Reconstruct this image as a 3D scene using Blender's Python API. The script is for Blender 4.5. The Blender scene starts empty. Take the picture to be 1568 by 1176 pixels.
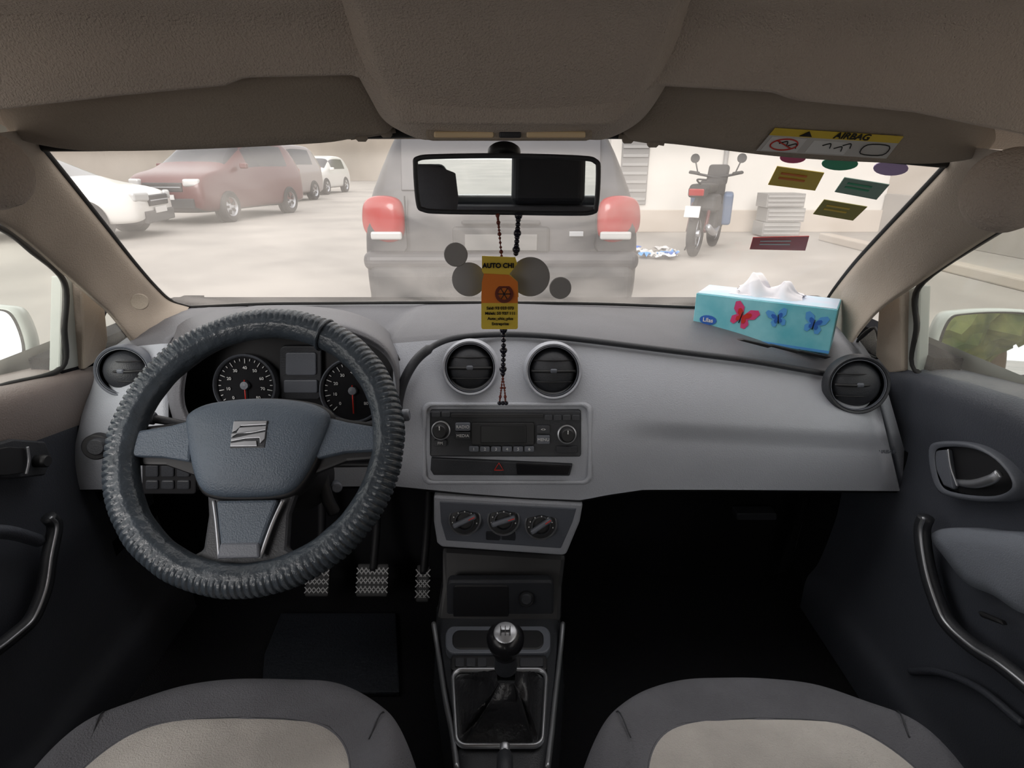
import bpy, math, random
from mathutils import Vector, Matrix, noise, Euler
random.seed(4)
sc=bpy.context.scene
# ---- survey helper: measurements of the photo (1568 wide) converted to metres at a known real depth
F=880.0; PT=math.radians(21); CP,SP=math.cos(PT),math.sin(PT); EYE=Vector((0,0,1.22))
def ray(u,v):
    a=(u-784)/F; b=(588-v)/F
    return Vector((a,CP+b*SP,-SP+b*CP))
def P(u,v,Y):
    d=ray(u,v); return EYE+d*(Y/d.y)
def PX(u,v,X):
    d=ray(u,v); return EYE+d*(X/d.x)
def PZ(u,v,Z):
    d=ray(u,v); return EYE+d*((Z-EYE.z)/d.z)
def WS(u,v,off=0.0):
    d=ray(u,v); s=d.z/d.y; return P(u,v,.471/(s+.604)-off)
# ---- materials
def mat(name,col,rough=.6,metal=0,bs=0,bd=.1,var=0,vs=6,coat=0,col2=None,spec=.5,dist=.003):
    m=bpy.data.materials.new(name); m.use_nodes=True; nt=m.node_tree; b=nt.nodes['Principled BSDF']
    b.inputs['Base Color'].default_value=(*col,1); b.inputs['Roughness'].default_value=rough
    b.inputs['Metallic'].default_value=metal; b.inputs['Coat Weight'].default_value=coat
    b.inputs['Specular IOR Level'].default_value=spec
    tc=nt.nodes.new('ShaderNodeTexCoord')
    if var or col2:
        n=nt.nodes.new('ShaderNodeTexNoise'); n.inputs['Scale'].default_value=vs; n.inputs['Detail'].default_value=6
        nt.links.new(tc.outputs['Object'],n.inputs['Vector'])
        r=nt.nodes.new('ShaderNodeValToRGB'); r.color_ramp.elements[0].position=.35; r.color_ramp.elements[1].position=.65
        c2=col2 or tuple(min(1,c*(1+var)) for c in col); c1=col if col2 else tuple(c*(1-var) for c in col)
        r.color_ramp.elements[0].color=(*c1,1); r.color_ramp.elements[1].color=(*c2,1)
        nt.links.new(n.outputs['Fac'],r.inputs['Fac']); nt.links.new(r.outputs['Color'],b.inputs['Base Color'])
    if bs:
        n=nt.nodes.new('ShaderNodeTexNoise'); n.inputs['Scale'].default_value=bs; n.inputs['Detail'].default_value=3
        nt.links.new(tc.outputs['Object'],n.inputs['Vector'])
        bp=nt.nodes.new('ShaderNodeBump'); bp.inputs['Strength'].default_value=bd; bp.inputs['Distance'].default_value=dist
        nt.links.new(n.outputs['Fac'],bp.inputs['Height']); nt.links.new(bp.outputs['Normal'],b.inputs['Normal'])
    return m
M={}
M['head']=mat('headliner_fabric',(.56,.49,.43),.95,bs=500,bd=.8,var=.06,vs=5,spec=.1)
M['visor']=mat('visor_vinyl',(.38,.325,.27),.8,bs=400,bd=.4,var=.05,vs=4,spec=.2)
M['pillar']=mat('pillar_trim',(.42,.36,.30),.8,bs=400,bd=.3,var=.05,spec=.2)
M['dface']=mat('dash_grey_plastic',(.39,.405,.45),.42,bs=500,bd=.3,var=.04,vs=5)
M['dtop']=mat('dash_top_plastic',(.125,.125,.138),.5,bs=500,bd=.35,var=.08,vs=8)
M['ddark']=mat('dark_plastic',(.028,.030,.036),.5,bs=500,bd=.2)
M['black']=mat('black_plastic',(.011,.011,.013),.5)
M['dialf']=mat('dial_face_black',(.012,.012,.014),.8,spec=.1)
M['gloss']=mat('gloss_black',(.01,.01,.012),.25,spec=.35)
M['screen']=mat('display_glass',(.012,.012,.014),.3,spec=.25)
M['mid']=mat('mid_grey_plastic',(.12,.13,.155),.45,bs=500,bd=.2)
M['silver']=mat('silver_trim',(.45,.46,.49),.35,.8)
M['chrome']=mat('chrome',(.7,.7,.72),.2,1)
M['cover']=mat('wheel_cover_leather',(.040,.050,.062),.33,bs=90,bd=.8,var=.15,vs=20,dist=.003)
M['hub']=mat('airbag_plastic',(.080,.103,.135),.42,bs=500,bd=.4,var=.10,vs=10)
M['seat']=mat('seat_fabric_grey',(.14,.14,.155),.95,bs=500,bd=.8,var=.08,vs=12,spec=.1)
M['seat2']=mat('seat_fabric_beige',(.50,.47,.44),.95,bs=500,bd=.7,var=.20,vs=7,spec=.1)
M['carpet']=mat('carpet',(.014,.014,.016),1,bs=300,bd=.8,spec=.05)
M['door']=mat('door_plastic',(.062,.068,.085),.5,bs=400,bd=.3,var=.06)
M['door_refl']=mat('door_plastic_warm_reflection',(.25,.21,.195),.5,bs=400,bd=.3,var=.06)  # door plastic with a warm reflection painted into its colour
M['armr']=mat('armrest_fabric',(.20,.22,.26),.8,bs=500,bd=.4)
M['rubber']=mat('rubber',(.015,.015,.015),.7)
M['white']=mat('white_print',(.75,.75,.75),.5)
M['pedal']=mat('pedal_stud_metal',(.36,.36,.37),.5)
M['red']=mat('red_print',(.6,.03,.02),.4)
M['mirror']=mat('mirror_glass',(.78,.81,.84),.01,1)
M['yellow']=mat('yellow_label',(.75,.55,.06),.5)
M['orange']=mat('orange_print',(.75,.2,.02),.5)
M['paper']=mat('tissue_paper',(.85,.83,.86),.9)
M['bxteal']=mat('box_teal',(.13,.50,.60),.4,col2=(.30,.68,.76),vs=12)
M['bxtop']=mat('box_top',(.45,.72,.85),.4,col2=(.75,.62,.75),vs=9)
M['pink']=mat('pink_print',(.7,.06,.2),.4)
M['blue']=mat('blue_print',(.03,.13,.5),.4)
M['lblue']=mat('light_blue_print',(.10,.35,.75),.4)
M['green']=mat('green_print',(.05,.4,.22),.5)
M['olive']=mat('olive_paper',(.36,.33,.10),.7)
M['mint']=mat('mint_paper',(.28,.42,.36),.7)
M['purple']=mat('purple_paper',(.6,.45,.8),.6)
M['bead']=mat('bead',(.01,.01,.02),.1)
M['beadr']=mat('bead_brown',(.15,.03,.02),.2)
M['tag']=mat('grey_tag',(.30,.29,.29),.6)
M['ground']=mat('asphalt_dusty',(.27,.25,.23),.95,bs=8,bd=.3,col2=(.37,.34,.31),vs=.6)
M['wallw']=mat('plaster_white',(.54,.52,.49),.9,bs=20,bd=.2,var=.04,vs=1.2)
M['wallb']=mat('plaster_beige',(.42,.37,.32),.9,bs=20,bd=.2,var=.06,vs=.8)
M['cardust']=mat('car_paint_grey',(.036,.035,.039),.5,var=.3,vs=2.5,coat=.1)
M['carwhite']=mat('car_paint_white',(.54,.53,.51),.35,coat=.4)
M['carred']=mat('car_paint_red',(.085,.014,.014),.35,coat=.3)
M['cartaupe']=mat('car_paint_taupe',(.20,.17,.165),.35,coat=.4)
M['ownpaint']=mat('own_paint',(.40,.425,.40),.35,coat=.4)
M['cglass']=mat('car_window_glass',(.03,.03,.035),.2)
M['cglassd']=mat('car_window_dusty',(.055,.055,.062),.45)
M['tail']=mat('tail_light',(.30,.012,.012),.25,coat=.3)
M['lamp']=mat('head_light',(.4,.4,.4),.1,coat=.5)
M['tyre']=mat('tyre',(.022,.021,.022),.85)
M['cplast']=mat('bumper_plastic',(.032,.032,.034),.7)
M['blugrey']=mat('blue_grey_fairing',(.07,.11,.19),.5)
M['leaf']=mat('foliage',(.08,.12,.04),.9,col2=(.25,.27,.08),vs=5,bs=8,bd=1)
M['bark']=mat('bark',(.2,.14,.09),.9,bs=20,bd=.5)
M['crate']=mat('crate_grey',(.20,.195,.19),.7)
M['crate2']=mat('crate_grey_light',(.27,.265,.26),.7)
M['label']=mat('label_white',(.58,.57,.56),.5)
M['plateg']=mat('plate_dusty',(.12,.118,.115),.6)
M['dome']=mat('lamp_lens',(.8,.62,.38),.25)
M['boot']=mat('boot_leather',(.022,.022,.025),.35,bs=120,bd=.6)
M['matm']=mat('mat_rubber',(.010,.013,.020),.7,bs=200,bd=.8)
def glassmat(name,dust,tint=(1,1,1),lo=.45,hi=1.6):
    m=bpy.data.materials.new(name); m.use_nodes=True; nt=m.node_tree; nt.nodes.clear()
    o=nt.nodes.new('ShaderNodeOutputMaterial'); t=nt.nodes.new('ShaderNodeBsdfTransparent'); t.inputs[0].default_value=(*tint,1)
    d=nt.nodes.new('ShaderNodeBsdfTranslucent'); d.inputs[0].default_value=(.95,.88,.81,1)
    g=nt.nodes.new('ShaderNodeBsdfGlossy'); g.inputs['Roughness'].default_value=.02
    n=nt.nodes.new('ShaderNodeTexNoise'); n.inputs['Scale'].default_value=5; n.inputs['Detail'].default_value=8; n.inputs['Distortion'].default_value=1.0
    tc=nt.nodes.new('ShaderNodeTexCoord'); nt.links.new(tc.outputs['Object'],n.inputs['Vector'])
    mr=nt.nodes.new('ShaderNodeMapRange'); mr.inputs[1].default_value=.3; mr.inputs[2].default_value=.7
    mr.inputs[3].default_value=dust*lo; mr.inputs[4].default_value=dust*hi
    m1=nt.nodes.new('ShaderNodeMixShader'); m2=nt.nodes.new('ShaderNodeMixShader'); m2.inputs[0].default_value=.03
    L=nt.links.new; L(n.outputs['Fac'],mr.inputs[0]); L(mr.outputs[0],m1.inputs[0]); L(t.outputs[0],m1.inputs[1]); L(d.outputs[0],m1.inputs[2])
    L(m1.outputs[0],m2.inputs[1]); L(g.outputs[0],m2.inputs[2]); L(m2.outputs[0],o.inputs['Surface'])
    return m
M['ws']=glassmat('dusty_windshield',.17)
M['sg']=glassmat('side_glass',.05,(.95,.97,.95))
# ---- builders
import bmesh
def group(name,c=(0,0,0)):
    e=bpy.data.objects.new(name,None); e.empty_display_size=.05; e.location=c
    sc.collection.objects.link(e); return e
def adopt(o,par):
    if par: o.parent=par; o.matrix_parent_inverse=Matrix.Translation(-Vector(par.location))
def mesh(name,vs,fs,m,par=None,smooth=True,bev=0,sub=0,seg=2,mi=None):
    me=bpy.data.meshes.new(name); me.from_pydata([tuple(v) for v in vs],[],fs); me.update()
    ms=m if isinstance(m,(list,tuple)) else [m]
    for k in ms: me.materials.append(M[k] if isinstance(k,str) else k)
    if mi:
        for p,i in zip(me.polygons,mi): p.material_index=i
    b=bmesh.new(); b.from_mesh(me); bmesh.ops.recalc_face_normals(b,faces=b.faces); b.to_mesh(me); b.free()
    o=bpy.data.objects.new(name,me); sc.collection.objects.link(o)
    for p in me.polygons: p.use_smooth=smooth
    if bev:
        x=o.modifiers.new('b','BEVEL'); x.width=bev; x.segments=seg; x.limit_method='ANGLE'; x.angle_limit=math.radians(40)
    if sub:
        x=o.modifiers.new('ss','SUBSURF'); x.levels=sub; x.render_levels=sub
    adopt(o,par); return o
def spl(pts,n,closed=False):
    pts=[Vector(p) for p in pts]; N=len(pts)
    if N==2 and not closed: return [pts[0].lerp(pts[1],i/(n-1)) for i in range(n)]
    out=[]; segs=N if closed else N-1
    for i in range(n):
        t=i/(n if closed else n-1)*segs; k=min(int(t),segs-1); f=t-k
        if closed: a,b,c,d=[pts[(k+j)%N] for j in(-1,0,1,2)]
        else:
            b,c=pts[k],pts[k+1]; a=pts[k-1] if k>0 else b*2-c; d=pts[k+2] if k+2<N else c*2-b
        out.append(.5*((2*b)+(c-a)*f+(2*a-5*b+4*c-d)*f*f+(3*b-a-3*c+d)*f**3))
    return out
def grid(name,rows,m,par,cu=False,cv=False,capa=False,capb=False,mif=None,**k):
    nr=len(rows); nc=len(rows[0]); vs=[p for r in rows for p in r]; fs=[]; mi=[]
    for i in range(nr if cv else nr-1):
        for j in range(nc if cu else nc-1):
            i2=(i+1)%nr; j2=(j+1)%nc
            fs.append((i*nc+j,i*nc+j2,i2*nc+j2,i2*nc+j)); mi.append(mif(i,j) if mif else 0)
    if capa: fs.append(tuple(range(nc))); mi.append(mif(0,-1) if mif else 0)
    if capb: fs.append(tuple((nr-1)*nc+j for j in range(nc))); mi.append(mif(nr-1,-1) if mif else 0)
    return mesh(name,vs,fs,m,par,mi=mi,**k)
def surf(name,rows,m,par,nu=40,nv=20,**k):
    R=[spl(r,nu) for r in rows]; C=[spl([R[i][j] for i in range(len(R))],nv) for j in range(nu)]
    return grid(name,[[C[j][i] for j in range(nu)] for i in range(nv)],m,par,**k)
def fr(axis,c):
    return Matrix.Translation(Vector(c))@Vector(axis).to_track_quat('Z','Y').to_matrix().to_4x4()
def box(name,c,s,m,par=None,bev=.003,rot=None,seg=2,mw=None,**k):
    x,y,z=[a/2 for a in s]; vs=[Vector((i*x,j*y,l*z)) for i in(-1,1) for j in(-1,1) for l in(-1,1)]
    T=Matrix.Translation(Vector(c))
    if rot: T=T@Euler(rot).to_matrix().to_4x4()
    if mw is not None: T=mw@T
    fs=[(0,1,3,2),(4,6,7,5),(0,4,5,1),(2,3,7,6),(0,2,6,4),(1,5,7,3)]
    return mesh(name,[T@v for v in vs],fs,m,par,smooth=False,bev=min(bev,min(s)*.45),seg=seg,**k)
def lathe(name,prof,c,axis,m,par=None,n=40,mw=None,mif=None,**k):
    T=fr(axis,c)
    if mw is not None: T=mw@T
    rows=[[T@Vector((max(r,1e-5)*math.cos(2*math.pi*j/n),max(r,1e-5)*math.sin(2*math.pi*j/n),h)) for j in range(n)] for r,h in prof]
    o=grid(name,rows,m,par,cu=True,mif=mif,**k)
    x=o.modifiers.new('es','EDGE_SPLIT'); x.split_angle=math.radians(45); return o
def cyl(name,c,axis,r,h,m,par=None,n=32,b=.002,**k):
    b=min(b,r*.3,h*.3); return lathe(name,[(0,-h/2),(r-b,-h/2),(r,-h/2+b),(r,h/2-b),(r-b,h/2),(0,h/2)],c,axis,m,par,n,**k)
def tube(name,pts,r,m,par=None,n=10,k=8,closed=False,flat=1,raw=False,mw=None):
    pts=[Vector(p) for p in pts]
    q=pts if raw else spl(pts,n*len(pts),closed)
    if mw is not None: q=[mw@p for p in q]
    rows=[]; N=len(q); up=Vector((0,0,1)); prev=None
    for i,p in enumerate(q):
        a=q[i-1] if (i>0 or closed) else p; b=q[(i+1)%N] if (i<N-1 or closed) else p
        t=(b-a).normalized()
        s=t.cross(up) if prev is None else prev-t*prev.dot(t)
        if s.length<1e-4: s=t.cross(Vector((1,0,0)))
        s.normalize(); prev=s; w=t.cross(s)
        r_=r(i/(N-1)) if callable(r) else r
        rows.append([p+s*math.cos(2*math.pi*j/k)*r_+w*math.sin(2*math.pi*j/k)*r_*flat for j in range(k)])
    return grid(name,rows,m,par,cu=True,cv=closed,capa=not closed,capb=not closed)
def rr(u0,v0,u1,v1,r,sk=0,n=5):
    o=[]
    for cx,cy,a in((u1-r,v0+r,-90),(u1-r,v1-r,0),(u0+r,v1-r,90),(u0+r,v0+r,180)):
        for i in range(n+1):
            t=math.radians(a+90*i/n); o.append((cx+r*math.cos(t),cy+r*math.sin(t)+sk*(cx-u0)))
    return o
def pan(name,uvs,Y,th,m,par,bev=.002,off=0):
    Yf=Y if callable(Y) else (lambda u,v:Y)
    a=[P(u,v,Yf(u,v)-off) for u,v in uvs]; n=len(a); b=[p+Vector((0,th,0)) for p in a]
    fs=[tuple(range(n)),tuple(range(2*n-1,n-1,-1))]+[(i,(i+1)%n,n+(i+1)%n,n+i) for i in range(n)]
    return mesh(name,a+b,fs,m,par,smooth=False,bev=bev)
def plate(name,pts,th,m,par,bev=0,nrm=None,**k):
    pts=[Vector(p) for p in pts]; nrm=Vector(nrm) if nrm else (pts[1]-pts[0]).cross(pts[2]-pts[0]).normalized()
    n=len(pts); b=[p+nrm*th for p in pts]
    fs=[tuple(range(n)),tuple(range(2*n-1,n-1,-1))]+[(i,(i+1)%n,n+(i+1)%n,n+i) for i in range(n)]
    return mesh(name,pts+b,fs,m,par,smooth=False,bev=bev,**k)
def text(s,c,size,m,par,T=None,name='lettering',bold=0):
    cu=bpy.data.curves.new(name,'FONT'); cu.body=s; cu.size=size; cu.extrude=.0003; cu.align_x='CENTER'; cu.align_y='CENTER'; cu.offset=bold
    cu.materials.append(M[m]); o=bpy.data.objects.new(name,cu); sc.collection.objects.link(o)
    R=T if T is not None else Matrix.Rotation(math.pi/2,4,'X')
    o.matrix_world=Matrix.Translation(Vector(c))@R
    adopt(o,par); return o
def lerpT(tab,u):
    if u<=tab[0][0]: return tab[0][1]
    for (a,b),(c,d) in zip(tab,tab[1:]):
        if u<=c: return b+(d-b)*(u-a)/(c-a)
    return tab[-1][1]
sst=lambda x:0 if x<0 else 1 if x>1 else x*x*(3-2*x)

# ================= CEILING (headliner) =================
ceil=group('ceiling',(0,0,1.36))
ET=[(-260,205),(0,168),(180,147),(345,131),(375,119),(545,115),(580,140),(612,190),(940,192),(975,150),(1005,131),(1180,141),(1215,153),(1400,172),(1510,195),(1800,250)]
us=[-260+i*(2060/160) for i in range(161)]
def side(u): return abs((u-784)/1000)**4
rows=[]
for Y,z in((-1.30,1.33),(-.8,1.375),(-.3,1.385),(.1,1.383),(.35,1.372)):
    rows.append([Vector(((u-784)/F*.60,Y,z-.05*side(u))) for u in us])
rows.append([P(u,20,.56) for u in us])
rows.append([P(u,lerpT(ET,u)*.6,.575) for u in us])
rows.append([P(u,lerpT(ET,u)-5,.582) for u in us])
rows.append([P(u,lerpT(ET,u)-1,.584) for u in us])
rows.append([P(u,lerpT(ET,u),.590) for u in us])
rows.append([P(u,lerpT(ET,u)-3,.612) for u in us])
rows.append([P(u,lerpT(ET,u)-4,.69) for u in us])
def hdr(u): return 213+max(0,abs(u-770)-350)**1.5/520
rows.append([P(u,195,.735) for u in us])
rows.append([P(u,hdr(u),.768) for u in us])
grid('headliner',rows,'head',ceil)
br=[]
for v,ul,ur,Y in((-90,455,1125,.45),(0,525,1055,.515),(50,541,1039,.54),(100,557,1020,.56),(150,583,992,.585),(182,602,968,.61),(200,628,942,.63),(208,655,915,.65)):
    cols=[(ul-16,Y+.06),(ul-3,Y+.035),(ul+14,Y+.008),(ul+50,Y-.006),((ul+ur)/2,Y-.012),(ur-50,Y-.006),(ur-14,Y+.008),(ur+3,Y+.035),(ur+16,Y+.06)]
    br.append([P(u,v+ (6 if 0<i<8 else 0),yy) for i,(u,yy) in enumerate(cols)])
br.append([p+Vector((0,.08,.01)) for p in br[-1]])
surf('overhead_console',br,'head',ceil,80,50)
pan('dome_lamp_frame',rr(652,197,907,214,5),.615,.03,'visor',ceil)
pan('dome_lamp_lens',rr(664,201,756,211,3),.613,.01,'dome',ceil); pan('dome_lamp_lens',rr(806,201,897,211,3),.613,.01,'dome',ceil)
pan('dome_lamp_switch',rr(764,201,798,211,3),.612,.01,'ddark',ceil)
grid('roof_skin',[[Vector((x,Y,1.44-.10*abs(x/.62)**3-(.10*max(0,(Y-.3)/.45)**2))) for x in [-.66+i*.066 for i in range(21)]] for Y in(-1.3,-.6,0,.3,.5,.62,.74)],'ownpaint',ceil)

# ================= SUN VISORS =================
def visor(out,u0,u1):
    c=P((u0+u1)/2,180,.66); g=group('sun_visor',c)
    yf=lambda u,v:.625+(v-110)/120*.08
    pts=spl([P(u,v,yf(u,v)) for u,v in out],90,True)
    n=Vector((0,.42,1)).normalized()
    ce=sum(pts,Vector())/len(pts)
    rows=[[ce+(p-ce)*s+n*h for p in pts] for s,h in((.0,-.0055),(.5,-.0055),(.9,-.005),(.97,-.0015),(1,.006),(.985,.012),(.93,.014),(0,.014))]
    grid('visor_panel',rows,'visor',g,cu=True); return g
vl=visor([(0,180),(14,158),(180,140),(360,112),(520,104),(575,135),(600,180),(604,200),(560,205),(515,215),(300,226),(130,229),(60,222),(15,208)],0,600)
vr=visor([(952,205),(985,150),(1015,118),(1180,125),(1400,150),(1500,178),(1523,205),(1518,232),(1470,247),(1380,248),(1200,238),(1020,217),(975,213)],950,1520)
for g,a,b in((vl,(536,208),(605,197)),(vr,(1018,217),(948,206))):
    p0=P(a[0],a[1],.70); p1=P(b[0],b[1],.71)
    tube('hinge_rod',[p0,p0.lerp(p1,.5),p1],.0045,'visor',g)
    for t in(.25,.8): cyl('clip',p0.lerp(p1,t),(1,0,0),.008,.012,'visor',g)
yv=lambda u,v:.625+(v-110)/120*.08
lb=[(1187,196),(1384,209),(1357,243),(1158,231)]
def labp(s,t,o=0):
    a=P(*lb[0],yv(*lb[0])-.011-o).lerp(P(*lb[1],yv(*lb[1])-.011-o),s); b=P(*lb[3],yv(*lb[3])-.011-o).lerp(P(*lb[2],yv(*lb[2])-.011-o),s); return a.lerp(b,t)
def labq(name,s0,t0,s1,t1,m,o,par=vr): plate(name,[labp(s0,t0,o),labp(s1,t0,o),labp(s1,t1,o),labp(s0,t1,o)],.0004,m,par)
labq('warning_label',0,0,1,1,'label',0); labq('warning_header',0,0,1,.3,'yellow',.0008)
labq('warning_box',.03,.36,.3,.96,'white',.0008); labq('warning_picto',.36,.4,.66,.94,'white',.0008)
ex=(labp(1,0)-labp(0,0)).normalized(); ey=(labp(0,0)-labp(0,1)).normalized(); ez=ex.cross(ey).normalized(); ey=ez.cross(ex)
LT=Matrix((ex,ey,ez)).transposed().to_4x4()
text('AIRBAG',labp(.62,.15,.0016),.0115,'black',vr,LT,bold=.0002)
tube('warning_ring',[labp(.165+.10*math.cos(a),.66+.24*math.sin(a),.0016) for a in [i*math.pi/6 for i in range(12)]],.0008,'red',vr,4,5,True)
tube('warning_bar',[labp(.09,.5,.0016),labp(.24,.82,.0016)],.0008,'red',vr,4,5)
plate('warning_triangle',[labp(.22,.26,.0016),labp(.32,.26,.0016),labp(.27,.04,.0016)],.0004,'black',vr)
for k,(s,t) in enumerate([(.12,.62),(.2,.7),(.45,.6),(.55,.7),(.6,.55)]):
    tube('warning_picto_line',[labp(s,t,.0016),labp(s+.05,t-.1,.0016),labp(s+.07,t+.1,.0016)],.0006,'black',vr,4,5)
tube('warning_book',[labp(.78,.45,.001),labp(.95,.45,.001),labp(.95,.85,.001),labp(.78,.85,.001)],.0006,'black',vr,4,5,True)

# ================= WINDSHIELD =================
wsg=group('windshield',(0,1,1.08))
top=[(62,224),(200,222),(400,210),(600,203),(784,202),(960,205),(1150,222),(1320,238),(1452,250)]
bot=[(290,470),(400,465),(500,464),(640,463),(784,463),(920,465),(1060,470),(1160,472),(1266,474)]
def wide(L_,a,b): return [(L_[0][0]-a,L_[0][1])]+L_[1:-1]+[(L_[-1][0]+b,L_[-1][1])]
midr=[((a[0]+b[0])/2,(a[1]+b[1])/2) for a,b in zip(top,bot)]
surf('glass_pane',[[WS(u,v) for u,v in wide(top,8,8)],[WS(u,v) for u,v in wide(midr,28,10)],[WS(u,v) for u,v in wide(bot,14,8)]],'ws',wsg,40,20)
edge=[(62,224),(100,270),(160,345),(205,402),(240,442),(262,461),(290,470)]
edgr=[(1452,250),(1400,305),(1350,358),(1310,402),(1283,436),(1268,458),(1262,474)]
for e_,r_ in((edge,.0045),(edgr,.0045),(bot,.004),(top,.006)): tube('seal',[WS(u,v,.004) for u,v in e_],r_,'rubber',wsg)
def sticker(name,uvs,m,band=None):
    g=group(name,WS(*uvs[0],.004)); 
    plate('sheet',[WS(u,v,.005) for u,v in uvs],-.001,m,g)
    if band:
        a,b,c,d=[Vector((u,v,0)) for u,v in uvs]
        for t0,t1 in((.3,.4),(.55,.65)):
            q=[a.lerp(d,t0).lerp(b.lerp(c,t0),.15),a.lerp(d,t0).lerp(b.lerp(c,t0),.7),a.lerp(d,t1).lerp(b.lerp(c,t1),.7),a.lerp(d,t1).lerp(b.lerp(c,t1),.15)]
            plate('print',[WS(p.x,p.y,.0075) for p in q],-.0004,band,g)
sticker('windshield_sticker',[(1190,254),(1262,264),(1248,291),(1176,282)],'yellow','orange')
sticker('windshield_sticker',[(1293,271),(1362,282),(1342,305),(1278,293)],'mint','green')
sticker('windshield_sticker',[(1262,305),(1328,316),(1306,337),(1245,327)],'olive','yellow')
sticker('windshield_sticker',[(1153,363),(1239,361),(1233,383),(1148,381)],'red','white')
el=lambda cx,cy,rx,ry:[(cx+rx*math.cos(i*math.pi/10),cy+ry*math.sin(i*math.pi/10)) for i in range(20)]
for cx,cy,rx,ry,m in((1214,241,20,8,'pink'),(1286,250,28,10,'green'),(1364,257,27,11,'purple')):
    g=group('round_sticker',WS(cx,cy,.004)); plate('sheet',[WS(u,v,.005) for u,v in el(cx,cy,rx,ry)],-.001,m,g)

# ================= A PILLARS =================
pl=group('trim_pillar_left',(-.7,.9,1.1))
inn=[WS(40,200,.0)]+[WS(u,v,.006) for u,v in edge]
out=[P(-190,240,.40),P(-20,330,.66),P(45,375,.76),P(98,422,.86),(P(140,458,.92)),P(165,480,.97),P(188,508,1.0),P(205,530,1.03)]
def mids(a,b,t,d): return [p.lerp(q,t)+d for p,q in zip(a,b)]
surf('pillar_panel',[inn,mids(inn,out,.12,Vector((.012,-.022,0))),mids(inn,out,.55,Vector((.012,-.028,0))),mids(inn,out,.9,Vector((.008,-.012,0))),out],'pillar',pl,50,24)
cyl('airbag_badge',P(214,462,.985),(.5,-1,.2),.014,.004,'visor',pl)
pr=group('trim_pillar_right',(.65,.9,1.1))
inr=[WS(1475,225,0)]+[WS(u,v,.006) for u,v in edgr]
outr=[P(1750,260,.40),P(1590,322,.66),P(1520,360,.76),P(1455,402,.84),P(1402,438,.90),P(1352,472,.96),P(1325,500,.99),P(1306,525,1.02)]
surf('pillar_panel',[inr,mids(inr,outr,.12,Vector((-.012,-.022,0))),mids(inr,outr,.55,Vector((-.012,-.028,0))),mids(inr,outr,.9,Vector((-.008,-.012,0))),outr],'pillar',pr,50,24)
for g,u,v,sx,s in((pl,-16,262,-1,.78),(pr,1543,292,1,.86)):
    lathe('grab_handle_cover',[(r_*s,h_*s) for r_,h_ in((0,-.03),(.014,-.029),(.026,-.024),(.034,-.014),(.037,0),(.034,.014),(.026,.024),(.014,.029),(0,.03))],P(u,v,.47),(sx,.25,0),'head',g)

# ================= DASHBOARD =================
dash=group('dashboard',(0,1.0,.85))
TT=[(140,566),(155,548),(190,532),(250,526),(600,526),(700,518),(800,517),(900,526),(1060,546),(1150,557),(1260,576),(1310,572),(1350,574)]
BT=[(100,750),(600,744),(640,748),(720,756),(800,762),(890,766),(930,758),(985,750),(1100,750),(1400,752)]
def dY(u,v):
    t=lerpT(TT,u); b=lerpT(BT,u); f=max(0,min(1,(v-t)/(b-t)))
    Y=1.0-.11*f-.03*math.sin(math.pi*f)
    if u>930:
        c=640+(u-960)*.05; Y+=.014*sst((v-c)/34)*sst((u-930)/110)*(1-.5*f)
    if 240<u<615: Y+=.11*sst((u-258)/26)*sst((602-u)/26)*sst((712-v)/20)
    if u>1330: Y+=.05*((u-1330)/70)**2
    if u<150: Y+=.04*((150-u)/50)**2
    return Y
cols=[140,145,155,170,190,220,245,258,265,272,280,290,300,350,400,450,500,550,570,578,586,594,602,610,620,640,660,680,700,720,740]+list(range(760,1340,16))+[1335,1342,1348,1352]
def fu(u,f):
    if u<200: return u-40*f*(200-u)/60
    if u>1250: return u+50*f*(u-1250)/100
    return u
rows=[]
for i in range(61):
    f=i/60; r=[]
    for u in cols:
        t=lerpT(TT,u); b=lerpT(BT,fu(u,1)); v=t+(b-t)*f; uu=fu(u,f); r.append(P(uu,v,dY(uu,v)))
    rows.append(r)
def fm_(i,j): return 1 if 258<=cols[j]<=600 and i<52 else 0
grid('fascia',rows,['dface','black'],dash,mif=fm_)
last=rows[-1]; und=[last,[p+Vector((0,.006,-.008)) for p in last],[p+Vector((0,.05,-.014)) for p in last],[p+Vector((0,.26,-.02)) for p in last],[p+Vector((0,.3,-.5)) for p in last]]
grid('underside',und,'black',dash)
pan('glovebox_latch',rr(1128,786,1190,797,3),1.12,.03,'ddark',dash)
f0=rows[0]
def wsb(u):
    uu=290+(u-140)/(1352-140)*(1266-290); return WS(uu,lerpT([(290,469),(500,464),(784,463),(1060,470),(1266,474)],uu),-.02)
topr=[f0,[p+Vector((0,.012,.006)) for p in f0]]
fb=[wsb(u) for u in cols]
for t in(.25,.5,.75,1): topr.append([a.lerp(b,t)+Vector((0,0,.012*math.sin(math.pi*t))) for a,b in zip(topr[1],fb)])
topr[-1]=fb
grid('top_pad',topr,'dtop',dash)
tube('seam_strip',[P(u,v,Y+.005) for u,v,Y in((608,650,.905),(611,610,.915),(624,572,.925),(648,541,.945),(690,519,.972),(760,512,.99),(830,514,.99),(900,521,.99),(980,531,.99),(1060,541,.99),(1160,554,.99),(1262,572,.99))],lambda t:.0085 if t<.3 else .0055,'ddark',dash,8,8)
for i in range(3): pan('defrost_grille',[(1130+i*44,521+i*8.5),(1140+i*44,520+i*8.5),(1186+i*44,530+i*8.5),(1176+i*44,533+i*8.5)],1.02,.01,'black',dash,.001)
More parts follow.
